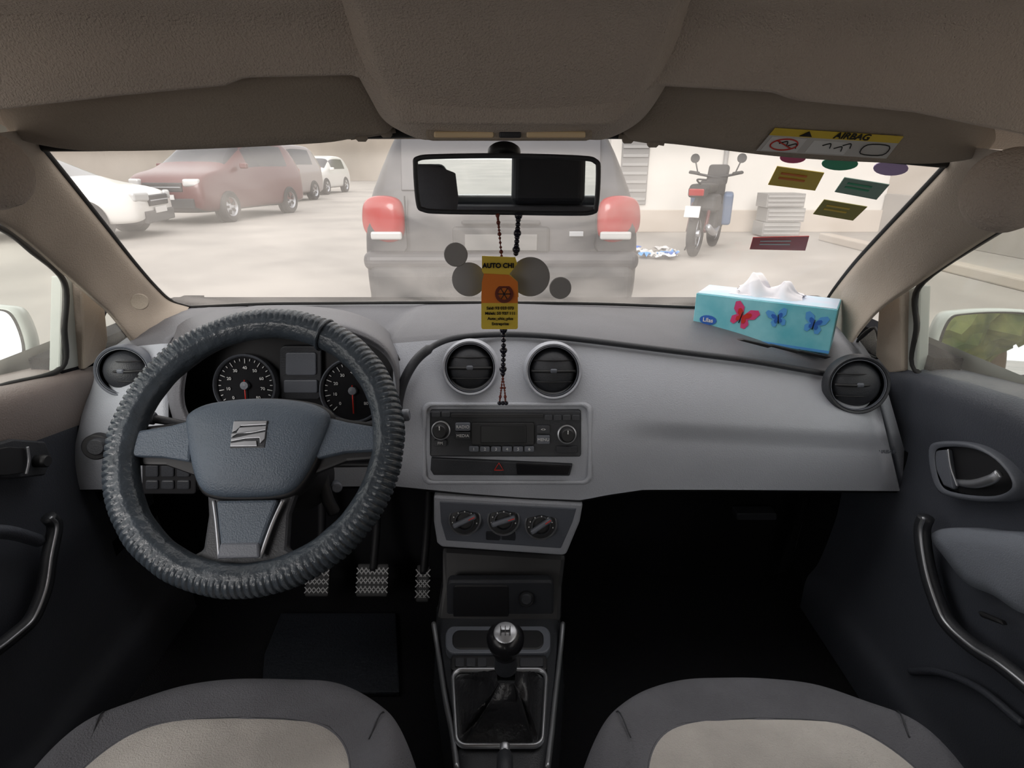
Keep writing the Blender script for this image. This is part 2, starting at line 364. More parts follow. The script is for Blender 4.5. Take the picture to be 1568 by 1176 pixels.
def ringpan(name,outer,inner,Yf,m,off,par):
    a=[P(u,v,Yf(u,v)+.004) for u,v in outer]
    b=[P(u*.8+iu*.2,v*.8+iv*.2,Yf(u*.8+iu*.2,v*.8+iv*.2)-off) for (u,v),(iu,iv) in zip(outer,inner)]
    c=[P(u*.2+iu*.8,v*.2+iv*.8,Yf(iu,iv)-off) for (u,v),(iu,iv) in zip(outer,inner)]
    d=[P(u,v,Yf(u,v)+.004) for u,v in inner]
    grid(name,[a,b,c,d],m,par,cu=True)
ringpan('stack_frame',rr(645,615,908,743,14),rr(654,623,899,735,10),dY,'dface',.006,dash)
def vent(u,v,r,Y,ax,ringm='dface'):
    c=P(u,v,Y); s=r/F*(Y/ray(u,v).y)*.96; g=dash
    ax=Vector(ax).normalized()
    lathe('air_vent_ring',[(s*1.16,-.012),(s*1.13,.004),(s*1.06,.010),(s*.99,.008),(s*.94,-.004),(s*.9,-.02)],c,ax,[ringm,'gloss'],g,48,mif=lambda i,j:1 if i>2 else 0)
    lathe('air_vent_trim',[(s*.975,.006),(s*.96,.0085),(s*.94,.0085),(s*.92,.002)],c,ax,'mid',g,48)
    lathe('air_vent_ball',[(s*.95,-.022),(s*.9,-.010),(s*.84,-.002),(s*.7,.006),(s*.45,.011),(s*.2,.013),(0,.0135)],c,ax,'ddark',g,48)
    X=Vector((1,0,0)); up=ax.cross(X).normalized()*-1
    if up.z<0: up=-up
    for k in(-.42,.0,.42):
        w=s*.86*math.sqrt(1-k*k)
        tube('air_vent_slat',[c+X*w*t+up*s*k+ax*(.0135-.012*(t*t+k*k)+.001) for t in(-1,-.5,0,.5,1)],.0012 if k else .0028,'black',g,5,6)
    box('air_vent_tab',c+ax*.016+up*s*.02,(.012,.006,.008),'mid',g)
vent(720,563,40,.945,(0.02,-1,.28)); vent(847,568,41,.943,(0,-1,.28)); vent(1312,589,42,.955,(-.2,-1,.25),'ddark'); vent(190,568,37,.96,(.25,-1,.25),'mid')
text('AIRBAG',P(1358,692,dY(1358,692)-.004),.010,'mid',dash)

# ---- radio
rad=group('car_radio',P(772,665,.92))
pan('radio_body',rr(658,629,890,700,4),dY,.04,'ddark',rad,.002,off=.006)
pan('cd_slot_lip',rr(690,634,832,640,2),dY,.004,'black',rad,.0008,off=.009)
pan('display_bezel',rr(722,648,818,682,3),dY,.004,'black',rad,.001,off=.009)
pan('display',rr(736,652,806,679,2),dY,.003,'screen',rad,.0008,off=.011)
for u in(675,868):
    c=P(u,659 if u<700 else 665,dY(u,660)-.009)
    lathe('knob',[(.0165,-.004),(.0165,.002),(.0145,.003),(.013,.003),(.012,.016),(.010,.018),(0,.018)],c,(0,-1,.3),['silver','black'],rad,40,mif=lambda i,j:0 if i<2 else 1)
    box('knob_mark',c+Vector((0,-.018,.012)),(.0015,.002,.006),'white',rad,0)
def rbut(u0,v0,u1,v1,m='ddark',lab=None):
    pan('button',rr(u0,v0,u1,v1,2),dY,.004,m,rad,.0008,off=.0095)
    if lab: text(lab,P((u0+u1)/2,(v0+v1)/2,dY((u0+u1)/2,(v0+v1)/2)-.0105),.0075,'white',rad)
for i in range(2): rbut(661+i*15,631,674+i*15,639)
for i in range(4): rbut(834+i*14,636,846+i*14,644)
rbut(697,648,720,660,'mid','RADIO'); rbut(697,662,720,673,'ddark','MEDIA'); rbut(822,652,842,664,'ddark','<>'); rbut(822,667,842,680,'mid','MENU')
for i in range(6): rbut(718+i*17,684,733+i*17,692,'mid',str(i+1))
rbut(664,674,684,684,'ddark','FM'); rbut(852,684,884,694,'ddark')
pan('hazard_strip',[(660,702),(877,712),(872,729),(664,728),(659,720)],dY,.01,'ddark',rad,.0015,off=.006)
pan('hazard_strip_gloss',[(790,710),(874,714),(869,727),(792,727)],dY,.004,'gloss',rad,.001,off=.0085)
c=[P(u,v,dY(u,v)-.0085) for u,v in((757,720),(771,720),(764,709))]
tube('hazard_triangle',c+[c[0]],.0009,'red',rad,4,6,raw=True)

# ---- instrument cluster
clu=group('instrument_cluster',P(445,590,.95))
rim=[(300,655),(284,620),(284,585),(296,550),(335,524),(400,514),(460,511),(530,515),(578,535),(600,562),(607,600),(604,630),(590,655)]
oc=[(242,660),(238,620),(240,575),(246,530),(290,487),(370,471),(440,468),(520,474),(575,493),(603,518),(614,545),(618,600),(616,655)]
A=[P(u,v,.985) for u,v in rim]; Bq=[P(u,v,.90) for u,v in rim]
C=[P(u*.75+a*.25,v*.75+b*.25,.895) for (u,v),(a,b) in zip(rim,oc)]
D=[P(u*.45+a*.55,v*.45+b*.55,.925) for (u,v),(a,b) in zip(rim,oc)]
E=[P(u,v,1.0 if i in(0,12) else 1.08) for i,(u,v) in enumerate(oc)]
inner=[spl(x,70) for x in(A,Bq)]; grid('binnacle_tunnel',inner,'black',clu)
surf('binnacle_hood',[Bq,C,D,E],'dtop',clu,70,20)
grid('binnacle_hood_back',[spl(E,50),[p+Vector((0,.12,-.06)) for p in spl(E,50)]],'dtop',clu)
pan('gauge_panel',[(270,690),(270,560),(300,515),(580,510),(620,560),(620,690)],.975,.01,'black',clu)
def gauge(u,v,r):
    Y=.955; c=P(u,v,Y); s=r/F*Y/ray(u,v).y; ax=Vector((0,-1,.3)).normalized()
    lathe('dial_ring',[(s,-.015),(s,.008),(s*.96,.01),(s*.92,.006),(s*.92,-.003)],c,ax,'mid',clu)
    lathe('dial_face',[(0,0),(s*.93,0)],c,ax,'dialf',clu)
    up=Vector((0,.28,.96)).normalized(); X=Vector((1,0,0))
    for i in range(25):
        a=math.radians(225-270*i/24); d=X*math.cos(a)+up*math.sin(a); L=.16 if i%3==0 else .08
        tube('dial_tick',[c+d*s*(.86-L)+ax*.002,c+d*s*.86+ax*.002],.0008,'white',clu,3,5,raw=True)
    for i in range(0,25,3):
        a=math.radians(225-270*i/24); d=X*math.cos(a)+up*math.sin(a); text(str(i*10//3),c+d*s*.56+ax*.003,.008,'white',clu)
    d=(X*.03-up).normalized(); tube('needle',[c+ax*.006-d*.01,c+d*s*.7+ax*.006],.0012,'red',clu,3,6,raw=True)
    lathe('needle_hub',[(.008,.002),(.007,.009),(0,.01)],c,ax,'mid',clu)
gauge(377,590,48); gauge(541,598,50)
pan('display_surround',rr(428,530,492,612,8),.962,.008,'ddark',clu)
pan('info_display',rr(437,540,484,575,4),.958,.01,'mid',clu); pan('info_display_low',rr(434,582,486,602,3),.958,.01,'mid',clu)
cyl('light_switch',P(150,683,.88),(0.2,-1,.2),.022,.02,'black',dash); cyl('light_switch_knob',P(150,683,.868),(0.2,-1,.2),.014,.02,'ddark',dash)

# ================= STEERING WHEEL =================
a=math.radians(40); N=Vector((0.03,-math.cos(a),math.sin(a))).normalized(); EX=Vector((1,.03,0)).normalized(); EY=N.cross(EX)*1
if EY.z<0: EY=-EY
CW=P(394,678,.70); sw=group('steering_wheel',CW)
def L(x,y,z=0,k=.000865): return CW+EX*x*k+EY*y*k+N*z
R0=.1765; rows=[]
NM=1080
for i in range(NM):
    t=2*math.pi*i/NM; d=EX*math.cos(t)+EY*math.sin(t); r=[]
    wob=.0010*noise.noise(Vector((math.cos(t)*6,math.sin(t)*6,0)))
    for j in range(28):
        p=2*math.pi*j/28; o=math.cos(p)
        tread=(1 if i%8<5 else 0)*.0022*min(1,max(0,o-.05)*2.2)
        groove=.0016 if abs(o-.0)<.10 else (.0010 if abs(o+.62)<.08 else 0)
        rad_=.0205+tread-groove+wob
        r.append(CW+d*(R0+math.cos(p)*rad_)+N*math.sin(p)*rad_*1.02)
    rows.append(r)
grid('rim_cover',rows,'cover',sw,cu=True,cv=True)
tube('cover_joint',[CW+(EX*math.cos(1.12)+EY*math.sin(1.12))*(R0+.0225*math.cos(p))+N*.0230*math.sin(p) for p in [i*math.pi/6 for i in range(12)]],.0025,'cover',sw,4,8,True)
hubo=[(-106,46),(-82,60),(-40,67),(0,69),(40,67),(82,60),(106,48),(113,32),(103,-5),(88,-45),(69,-74),(43,-84),(0,-86),(-43,-84),(-69,-74),(-86,-45),(-99,-5),(-109,30)]
def pad(name,out,m,prof,n=72):
    o=spl([Vector((x,y,0)) for x,y in out],n,True); ce=sum(o,Vector())/n
    rows=[[L(ce.x+(p.x-ce.x)*s,ce.y+(p.y-ce.y)*s,z) for p in o] for s,z in prof]
    return grid(name,rows,m,sw,cu=True)
pad('hub_back',[(x*1.04,y*1.05) for x,y in hubo],'black',[(0,-.035),(.9,-.035),(1,-.02),(1,.002),(.97,.006),(0,.006)])
pad('airbag_cover',hubo,'hub',[(1,-.01),(1,.008),(.98,.014),(.93,.018),(.8,.022),(.55,.025),(.3,.0265),(0,.027)])
def spoke(name,o,m,z0,z1,bev=.004):
    plate(name,[L(x,y,z0) for x,y in o],z1-z0,m,sw,bev,nrm=N)
spoke('spoke_left',[(-100,38),(-135,28),(-185,20),(-200,18),(-200,-18),(-185,-20),(-140,-22),(-95,-30)],'hub',-.008,.008)
spoke('spoke_right',[(102,40),(140,30),(185,22),(200,18),(200,-14),(185,-16),(140,-18),(95,-28)],'hub',-.008,.008)
spoke('spoke_left_back',[(-95,45),(-140,36),(-200,30),(-200,-30),(-140,-32),(-90,-50)],'black',-.016,-.006)
spoke('spoke_right_back',[(100,48),(140,38),(200,30),(200,-26),(140,-30),(90,-50)],'black',-.016,-.006)
spoke('spoke_lower_back',[(-72,-60),(-62,-110),(-62,-160),(-100,-182),(-60,-200),(0,-206),(60,-200),(100,-182),(62,-160),(60,-110),(72,-60)],'ddark',-.018,-.004)
spoke('spoke_lower_plate',[(-46,-90),(46,-90),(36,-125),(24,-172),(-26,-172),(-38,-125)],'hub',-.006,.010)
tube('spoke_trim',[L(-52,-90,.004),L(-42,-125,.005),L(-30,-174,.006)],.0028,'silver',sw,6,8)
tube('spoke_trim',[L(52,-90,.004),L(40,-125,.005),L(28,-174,.006)],.0028,'silver',sw,6,8)
spoke('spoke_foot',[(-30,-152),(26,-152),(30,-174),(-32,-174)],'mid',.006,.012)
spoke('emblem_plate',[(-28,28),(26,28),(26,-16),(-28,-16)],'ddark',.02,.0272,.002)
for q in([(-26,26),(24,26),(24,20.5),(-14,19),(-20,12),(-26,9)],[(-16,16),(24,18),(24,12),(4,8),(-26,6),(-26,2),(-20,6)],[(-26,-1),(2,5),(24,9),(24,-2),(18,-9),(16,0),(-4,-1),(-26,-5)],[(-26,-8),(-6,-5),(12,-5),(14,-13),(-26,-13)]):
    spoke('emblem_bar',q,'silver',.027,.0292,.0005)
tube('airbag_mark',[L(-10,-58,.0225),L(12,-58,.0225),L(12,-68,.0215),L(-8,-68,.0215)],.0007,'black',sw,3,5)
col=group('steering_column',CW-N*.08)
lathe('column_shroud',[(.0,-.18),(.055,-.18),(.06,-.10),(.058,-.045),(.05,-.03),(0,-.03)],CW+Vector((0,0,-.02)),N,'black',col)
for sx,u0,v0,u1,v1,Y in((-1,318,655,228,640,.74),(1,560,650,618,636,.78)):
    tube('stalk',[P(u0,v0,Y+.03),P((u0+u1)/2,(v0+v1)/2,Y+.01),P(u1,v1,Y)],lambda t:.006+.004*t,'ddark',col,8,10,flat=.6)
    cyl('stalk_tip',P(u1,v1,Y),(sx,0,.1),.009,.018,'mid',col)
pan('switch_block',rr(217,708,300,757,5),.80,.05,'black',col)
for i in range(3): pan('switch',rr(222+i*24,712,242+i*24,731,3),.797,.01,'ddark',col); pan('switch_low',rr(222+i*24,736,242+i*24,750,3),.797,.01,'ddark',col)
cyl('ignition',P(515,745,.82),(.4,-1,.3),.009,.02,'mid',col); 
tube('key_fob',[P(490,715,.80),P(500,760,.79),P(512,785,.79)],.010,'black',col,6,8)

# ================= CLIMATE PANEL =================
cl=group('climate_control_panel',P(772,800,.89))
cY=lambda u,v:.885+(v-760)*.0003
pan('panel',[(664,760),(893,772),(888,800),(868,848),(862,851),(676,838),(669,832),(664,800)],cY,.06,'dface',cl,.006)
pan('panel_recess',[(673,768),(883,779),(877,800),(859,840),(683,828),(675,800)],cY,.01,'mid',cl,.002,off=.002)
for u,v in((712,795),(771,795),(828,802)):
    c=P(u,v,cY(u,v)-.004); s=25/F*.89/.85
    lathe('knob_bezel',[(s,-.002),(s,.004),(s*.93,.006),(s*.86,.004),(s*.84,0)],c,(0,-1,.35),'silver',cl)
    lathe('knob_face',[(s*.86,-.002),(s*.84,.006),(s*.6,.007),(0,.007)],c,(0,-1,.35),'black',cl)
    lathe('knob_ring',[(s*.62,.006),(s*.6,.014),(s*.52,.015),(s*.5,.008)],c,(0,-1,.35),'ddark',cl)
    Q=fr((0,-1,.35),c)@Matrix.Rotation(random.uniform(.2,1.2),4,'Z')
    box('knob_grip',(0,0,.012),(s*1.5,.009,.016),'mid',cl,.003,mw=Q)
    box('knob_pointer',(s*.5,0,.021),(s*.4,.0015,.001),'red',cl,0,mw=Q)
    for i in range(9):
        t=math.radians(-40+i*32); p=c+Vector((math.cos(t)*s*.74,-.0085,math.sin(t)*s*.72)); box('knob_dot',p,(.002,.001,.002),'white',cl,0)
for i in range(2): pan('ac_button',rr(744+i*24,815,765+i*24,827,2,.05),cY,.006,'ddark',cl,.001,off=.006)

# ================= CENTRE CONSOLE =================
con=group('center_console',(0,.75,.42))
pan('lower_stack',[(676,838),(868,850),(862,900),(860,960),(666,955),(676,900)],lambda u,v:.955-(v-840)*.0007,.20,'black',con,.01)
pan('storage_pocket_frame',rr(684,890,848,952,8),.885,.02,'ddark',con,.004)
pan('storage_pocket',rr(694,897,779,950,5),.882,.02,'black',con,.002)
cyl('power_socket',P(806,917,.878),(0,-1,.3),.015,.012,'black',con); cyl('power_socket_cap',P(806,917,.872),(0,-1,.3),.011,.008,'ddark',con)
def sect(Y,w,z,cx,zb=.24):
    return [Vector((cx-w-.01,Y,zb)),Vector((cx-w,Y,z-.02)),Vector((cx-w+.008,Y,z)),Vector((cx-w*.5,Y,z)),Vector((cx+w*.5,Y,z)),Vector((cx+w-.008,Y,z)),Vector((cx+w,Y,z-.02)),Vector((cx+w+.01,Y,zb))]
grid('tunnel',[sect(*q) for q in((.93,.125,.395,-.028),(.86,.121,.392,-.026),(.78,.106,.395,-.022),(.68,.086,.402,-.017),(.6,.073,.408,-.014),(.5,.070,.41,-.012),(.3,.07,.41,-.012),(-.2,.07,.36,-.012))],'ddark',con)
sill=[P(664,955,.86),P(671,1000,.80),P(682,1070,.70),P(692,1120,.635),P(700,1180,.565)]
silr=[P(862,955,.86),P(858,1000,.80),P(850,1070,.70),P(845,1120,.635),P(838,1180,.565)]
tube('side_rail',sill,.0045,'silver',con,8,8,flat=1.6); tube('side_rail',silr,.0045,'silver',con,8,8,flat=1.6)
def zpan(name,uvs,z,th,m,par,bev=.003): plate(name,[PZ(u,v,z) for u,v in uvs],th,m,par,bev,nrm=(0,0,-1))
zpan('front_tray',rr(682,958,843,1000,14),.412,.02,'mid',con); zpan('front_tray_well',rr(692,964,833,994,12),.4135,.01,'black',con)
zpan('switch_row',rr(690,1003,838,1026,5),.414,.02,'black',con)
for i in range(3): zpan('switch_key',rr(697+i*17,1007,711+i*17,1020,2),.417,.006,'ddark',con,.001)
zpan('switch_blank',rr(796,1007,832,1020,2),.417,.006,'ddark',con,.001)
def zring(name,o,i,z,h,m,par):
    a=[PZ(u,v,z) for u,v in o]; d=[PZ(u,v,z) for u,v in i]
    grid(name,[a,[p.lerp(q,.25)+Vector((0,0,h)) for p,q in zip(a,d)],[p.lerp(q,.75)+Vector((0,0,h)) for p,q in zip(a,d)],d],m,par,cu=True)
skf=lambda L_:[(u+(1080-v)*.06*(-1 if u<766 else 1),v) for u,v in L_]
zring('boot_frame',skf(rr(693,1024,837,1147,16)),skf(rr(699,1030,831,1140,12)),.413,.006,'silver',con)
gs=group('gear_shifter',PZ(766,1090,.42))
base=[PZ(u,v,.416) for u,v in skf(rr(697,1030,831,1141,12,n=9))]
nk=P(775,1035,.655); NB=len(base)
rows=[]
for k in range(18):
    t=k/17; c=sum(base,Vector())/NB; cc=c.lerp(nk,t**.8); r=[]
    for j,b in enumerate(base):
        ang=2*math.pi*j/NB; sc_=(1-t)**1.2*.97
        d=(b-c); dn=d.normalized()
        p=cc+d*sc_+dn*.017*t
        p+=dn*.009*math.sin(7*ang+6*t)*math.sin(math.pi*t)
        p.z=.416+(nk.z-.416)*(t**1.1)+.008*max(0,math.sin(5*ang+11*t))*math.sin(math.pi*t)
        r.append(p)
    rows.append(r)
grid('leather_boot',rows,'boot',gs,cu=True)
kc=P(774,984,.655)
lathe('shift_neck',[(.017,-.055),(.018,-.045),(.016,-.03),(.016,-.02)],kc,(0,-.1,1),'ddark',gs)
lathe('shift_knob',[(.013,-.035),(.018,-.028),(.023,-.01),(.0275,.006),(.0275,.014),(.023,.023),(.014,.028),(0,.029)],kc,(0,-.25,1),['gloss'],gs)
lathe('knob_cap',[(.017,.0265),(.015,.0285),(0,.0300)],kc,(0,-.25,1),'silver',gs)
kt=kc+Vector((0,-.0078,.0305))
for dx in(-.007,0,.007): box('shift_pattern',kt+Vector((dx,0,.0)),(.0012,.014,.002),'black',gs,0,rot=(.25,0,0))
box('shift_pattern',kt,(.015,.0012,.002),'black',gs,0)
hb=group('handbrake',P(773,1160,.53))
tube('lever',[P(773,1158,.55),P(773,1200,.50),Vector((-.008,.30,.50)),Vector((-.008,.12,.44))],.011,'ddark',hb)
cyl('button',P(773,1150,.56),(0,.8,.25),.007,.02,'silver',hb)

# ================= PEDALS =================
def pedal(u,v,w,h,name='pedal'):
    Y=1.05; c=P(u,v,Y); g=group(name,c); s=Y/ray(u,v).y/F
    T=Matrix.Translation(c)@Matrix.Rotation(math.radians(-35),4,'X')
    box('pad',(0,0,0),(w*s,.012,h*s),'cplast',g,.004,mw=T)
    nk_=max(1,int(w/14))
    for k in range(-nk_,nk_+1):
        for row in(-1,0,1):
            for sg in(1,-1):
                Q=T@Matrix.Translation((k*w*s/(2*nk_+1.3),-.007,row*h*s*.28))@Matrix.Rotation(sg*.75,4,'Y')
                box('grip_rib',(0,0,0),(.0022,.003,h*s*.27),'pedal',g,0,mw=Q)
    tube('arm',[c+Vector((0,.01,.02)),c+Vector((.01,.04,.12)),c+Vector((.02,.06,.26))],.009,'black',g)
pedal(487,890,36,44); pedal(571,888,48,48); pedal(648,893,20,54)
# ================= FLOOR =================
fl=group('floor',(0,.4,.24)); box('carpet',(-.03,.1,.22),(1.6,2.9,.04),'carpet',fl,0)
box('bulkhead',(-.03,1.38,.55),(1.62,.06,.72),'carpet',fl,0)
for x in(-.80,.745): box('kick_panel',(x,1.18,.56),(.05,.50,.70),'carpet',fl,0)
fm=group('floor_mat',(-.33,.95,.25))
plate('mat',[PZ(u,v,.253) for u,v in((430,938),(606,938),(612,1060),(400,1060),(405,1000))],.012,'matm',fm,.003,nrm=(0,0,-1))
# ================= SEATS =================
def seat(cx):
    g=group('car_seat',(cx,.3,.4)); n=110; W=.25; y0=.02
    def front(a): return .625-.17*abs(a)**3.2
    def zf(a,Y):
        q=max(0,min(1,(Y-y0)/(front(a)-y0))); b=1-(1-q)**(1/1.4)
        ed=1-max(0,(abs(a)-.72)/.28)**2.2; fe=1-max(0,(b-.80)/.20)**2.4
        z=.46+.10*math.sqrt(max(0,ed))*math.sqrt(max(0,fe))
        z+=.022*math.exp(-((abs(a)-.80)/.13)**2)*(1-b*.5)-.012*(1-a*a)*(1-b)
        return z+.003*noise.noise(Vector((a*4+cx*9,Y*9,0)))
    rows=[]
    for i in range(n):
        b=i/(n-1); r=[]
        for j in range(n):
            aa=-1+2*j/(n-1); a=math.sin(aa*math.pi/2)*.35+aa*.65
            Y=y0+(front(a)-y0)*(1-(1-b)**1.4)
            r.append(Vector((cx+a*W,Y,zf(a,Y))))
        rows.append(r)
    grid('cushion',rows,'seat',g)
    ins=[]
    for s,h in((0,.0035),(.2,.0035),(.4,.0035),(.6,.0035),(.75,.0035),(.86,.0033),(.93,.0030),(.97,.0020),(1,-.001)):
        r=[]
        for k in range(96):
            t=2*math.pi*k/96; ct,st_=math.cos(t),math.sin(t); e=.33
            a=.67*s*math.copysign(abs(ct)**e,ct)*1.0
            yy=.29+(.245*s*math.copysign(abs(st_)**e,st_))
            if st_>0: yy-=.035*s*(abs(a)/.67)**3
            r.append(Vector((cx+a*W,yy,zf(a,yy)+h)))
        ins.append(r)
    grid('cushion_inset',ins,'seat2',g,cu=True)
    tube('inset_seam',ins[-1][::3],.0012,'ddark',g,2,5,True)
    for sx in(-1,1): tube('side_seam',[Vector((cx+sx*a*W,y,zf(a,y)+.0005)) for a,y in [(.68,.50),(.72,.54),(.75,.558)]],.001,'ddark',g,4,5)
    per=[rows[i][0] for i in range(n)]+[rows[-1][j] for j in range(1,n)]+[rows[i][-1] for i in range(n-2,-1,-1)]
    grid('cushion_side',[per,[p+Vector((0,0,-.06)) for p in per],[Vector((cx+(p.x-cx)*.93,p.y-.02,.33)) for p in per],[Vector((cx+(p.x-cx)*.85,p.y-.03,.26)) for p in per]],'seat',g)
    T=Matrix.Translation((cx,-.02,.50))@Matrix.Rotation(math.radians(22),4,'X')
    rb=[]
    for z,w,d in((0,.24,.06),(.15,.25,.065),(.3,.25,.06),(.42,.22,.05),(.50,.17,.04),(.53,.11,.02)):
        rb.append([T@Vector((w*(abs(math.cos(t))**.6)*(1 if math.cos(t)>0 else -1),d*(abs(math.sin(t))**.7)*(1 if math.sin(t)>0 else -1)-.06,z)) for t in [k*math.pi/16 for k in range(32)]])
    grid('backrest',rb,'seat',g,cu=True,capa=True,capb=True)
    hr=[]
    for z,w,d in((.57,.08,.02),(.59,.12,.04),(.66,.13,.05),(.73,.12,.04),(.75,.07,.02)):
        hr.append([T@Vector((w*(abs(math.cos(t))**.6)*(1 if math.cos(t)>0 else -1),d*math.sin(t)-.06,z)) for t in [k*math.pi/16 for k in range(32)]])
    grid('headrest',hr,'seat',g,cu=True,capa=True,capb=True)
    for dx in(-.05,.05): tube('headrest_post',[T@Vector((dx,-.06,.5)),T@Vector((dx,-.06,.6))],.006,'chrome',g,3,8)
seat(-.345); seat(.315)
rs=group('rear_seat',(-.03,-.9,.4))
box('bench',(-.03,-.80,.42),(1.25,.5,.18),'seat',rs,.05,seg=4); box('bench_back',(-.03,-1.05,.72),(1.25,.14,.56),'seat',rs,.05,rot=(.3,0,0),seg=4)
for x,w_,h_ in((-.50,.24,.16),(.04,.30,.24),(.44,.24,.16)): box('rear_headrest',(x,-1.12,1.03+h_/2-.04),(w_,.09,h_),'ddark',rs,.03,rot=(.3,0,0),seg=4)
tg=group('tailgate',(-.03,-1.36,.9))
box('lower_panel',(-.03,-1.38,.62),(1.5,.05,.78),'door',tg,.01); box('header',(-.03,-1.33,1.30),(1.34,.08,.10),'head',tg,.01)
for sx in(-1,1): plate('frame_side',[Vector((-.03+sx*x,-1.33,z)) for x,z in((.74,.98),(.56,.98),(.50,1.26),(.66,1.32))],.05,'pillar',tg,.004,nrm=(0,-1,0))
plate('rear_glass',[Vector((-.03+x,-1.35,z)) for x,z in((-.57,.98),(.57,.98),(.51,1.27),(-.51,1.27))],.004,'sg',tg,0,nrm=(0,-1,0))
for nm_,sx in(('trim_rear_left',-1),('trim_rear_right',1)):
    g=group(nm_,(sx*.76,-.85,.6)); xx=-.03+sx*.76
    box('side_panel',(xx,-.87,.57),(.05,1.0,.66),'door',g,.01)
    plate('b_pillar',[Vector((xx,-.34,.88)),Vector((xx,-.46,.88)),Vector((xx-sx*.12,-.46,1.34)),Vector((xx-sx*.12,-.38,1.34))],.03,'pillar',g,.004,nrm=(sx,0,0))
    plate('c_pillar',[Vector((xx,-1.10,.88)),Vector((xx,-1.37,.88)),Vector((xx-sx*.12,-1.33,1.33)),Vector((xx-sx*.12,-1.20,1.33))],.03,'pillar',g,.004,nrm=(sx,0,0))

# ================= DOORS =================
def door(sx,xb):
    g=group('car_door',(xb,.6,.6))
    def X(o): return xb-sx*o
    Ys=[-.35+i*1.42/40 for i in range(41)]
    prof=[(.915,-.06),(.918,-.02),(.912,.012),(.89,.028),(.84,.022),(.78,.008),(.70,.004),(.64,.012),(.60,.018),(.5,.015),(.38,.03),(.33,.05),(.25,.05)]
    rows=[]
    for z,o in prof:
        rows.append([Vector((X(o),Y,z+( -.05*max(0,(Y-.75)/.32) if z>.7 else 0))) for Y in Ys])
    C=[spl([rows[i][j] for i in range(len(rows))],60) for j in range(len(Ys))]
    grid('door_panel',[[C[j][i] for j in range(len(Ys))] for i in range(60)],['door','door_refl'],g,mif=lambda i,j:1 if i<22 and sx<0 else 0)  # left door's upper part takes the painted warm reflection
    grid('door_skin',[[Vector((xb+sx*o,Y,z)) for Y in Ys] for z,o in((.915,.06),(.85,.10),(.6,.14),(.3,.10))],'ownpaint',g)
    return g
dl=door(-1,-.79); dr=door(1,.725)
def q3(name,uv,x,m,g,bev=.003,th=.01):
    plate(name,[PX(u,v,x) for u,v in uv],th,m,g,bev,nrm=(1 if x>0 else -1,0,0))
xr=.705
def loopx(pts,x,n=48): return [PX(p.x,p.y,x) for p in spl([Vector((a,b,0)) for a,b in pts],n,True)]
hp=[(1422,690),(1440,676),(1490,680),(1530,702),(1556,735),(1552,757),(1520,768),(1460,762),(1432,745)]
o=loopx(hp,xr-.012); i_=loopx([(1487+(u-1485)*.88,722+(v-722)*.82) for u,v in hp],xr-.012)
grid('handle_bezel',[[p+Vector((.03,0,0)) for p in o],o,[p.lerp(q,.5)+Vector((-.004,0,0)) for p,q in zip(o,i_)],i_],'mid',dr,cu=True)
ib=[p+Vector((.01,0,0)) for p in i_]; plate('handle_recess',ib,.005,'black',dr,0,nrm=(1,0,0))
plate('handle_front_pad',[PX(u,v,xr-.011) for u,v in((1430,690),(1450,688),(1460,750),(1444,744),(1430,715))],.01,'mid',dr,.003,nrm=(1,0,0))
tube('handle_lever',[PX(1462,738,xr-.002),PX(1490,741,xr-.012),PX(1516,735,xr-.02),PX(1530,725,xr-.018)],lambda t:.004+.005*t*(1.3-t),'silver',dr,8,10,flat=1.2)
tube('handle_edge',[PX(1452,688,xr-.014),PX(1456,715,xr-.014),PX(1466,745,xr-.014)],.0018,'silver',dr)
pr_=[(1418,792),(1412,815),(1420,870),(1435,920),(1452,955),(1490,990),(1530,1015),(1580,1055),(1640,1110)]
tube('pull_handle',[PX(u,v,xr-.030) for u,v in pr_],.012,'ddark',dr,8,10); tube('pull_handle_trim',[PX(u-3,v,xr-.040) for u,v in pr_],.0032,'silver',dr,8,8)
ar=[(1440,818),(1470,808),(1520,812),(1600,826),(1620,900),(1600,945),(1545,915),(1500,895),(1465,855)]
o=loopx(ar,xr); mm=sum(o,Vector())/len(o)
grid('armrest_pad',[[p+Vector((.03,0,0)) for p in o],[p+Vector((-.012,0,0)) for p in o],[mm.lerp(p,.93)+Vector((-.022,0,0)) for p in o],[mm.lerp(p,.5)+Vector((-.028,0,0)) for p in o],[mm+Vector((-.028,0,0)) for p in o]],'armr',dr,cu=True)
q3('window_switch',[(1495,935),(1530,950),(1535,958),(1500,945)],xr-.03,'black',dr)
tube('panel_fold',[PX(u,v,xr-.01) for u,v in((1395,1028),(1440,1030),(1500,1055),(1568,1110))],.006,'door',dr)
xl=-.77
q3('handle_recess',[(-40,690),(20,672),(70,676),(80,700),(70,728),(20,734),(-40,732)],xl+.014,'ddark',dl)
q3('handle_void',[(-40,695),(15,684),(45,686),(38,724),(10,728),(-40,727)],xl+.020,'black',dl,.001)
tube('handle_lever',[PX(42,684,xl+.024),PX(44,705,xl+.024),PX(40,726,xl+.024)],.002,'silver',dl)
cyl('mirror_adjuster',PX(64,706,xl+.022),(1,0,0),.010,.02,'black',dl)
pl_=[(74,792),(84,806),(76,850),(68,900),(50,945),(25,970),(-15,1000),(-60,1020)]
tube('pull_handle',[PX(u,v,xl+.030) for u,v in pl_],.011,'ddark',dl,8,10); tube('pull_handle_trim',[PX(u+3,v,xl+.040) for u,v in pl_],.003,'silver',dl,8,8)
tube('armrest_edge',[PX(-60,815,xl+.03),PX(10,815,xl+.03),PX(60,828,xl+.02)],.010,'door',dl)
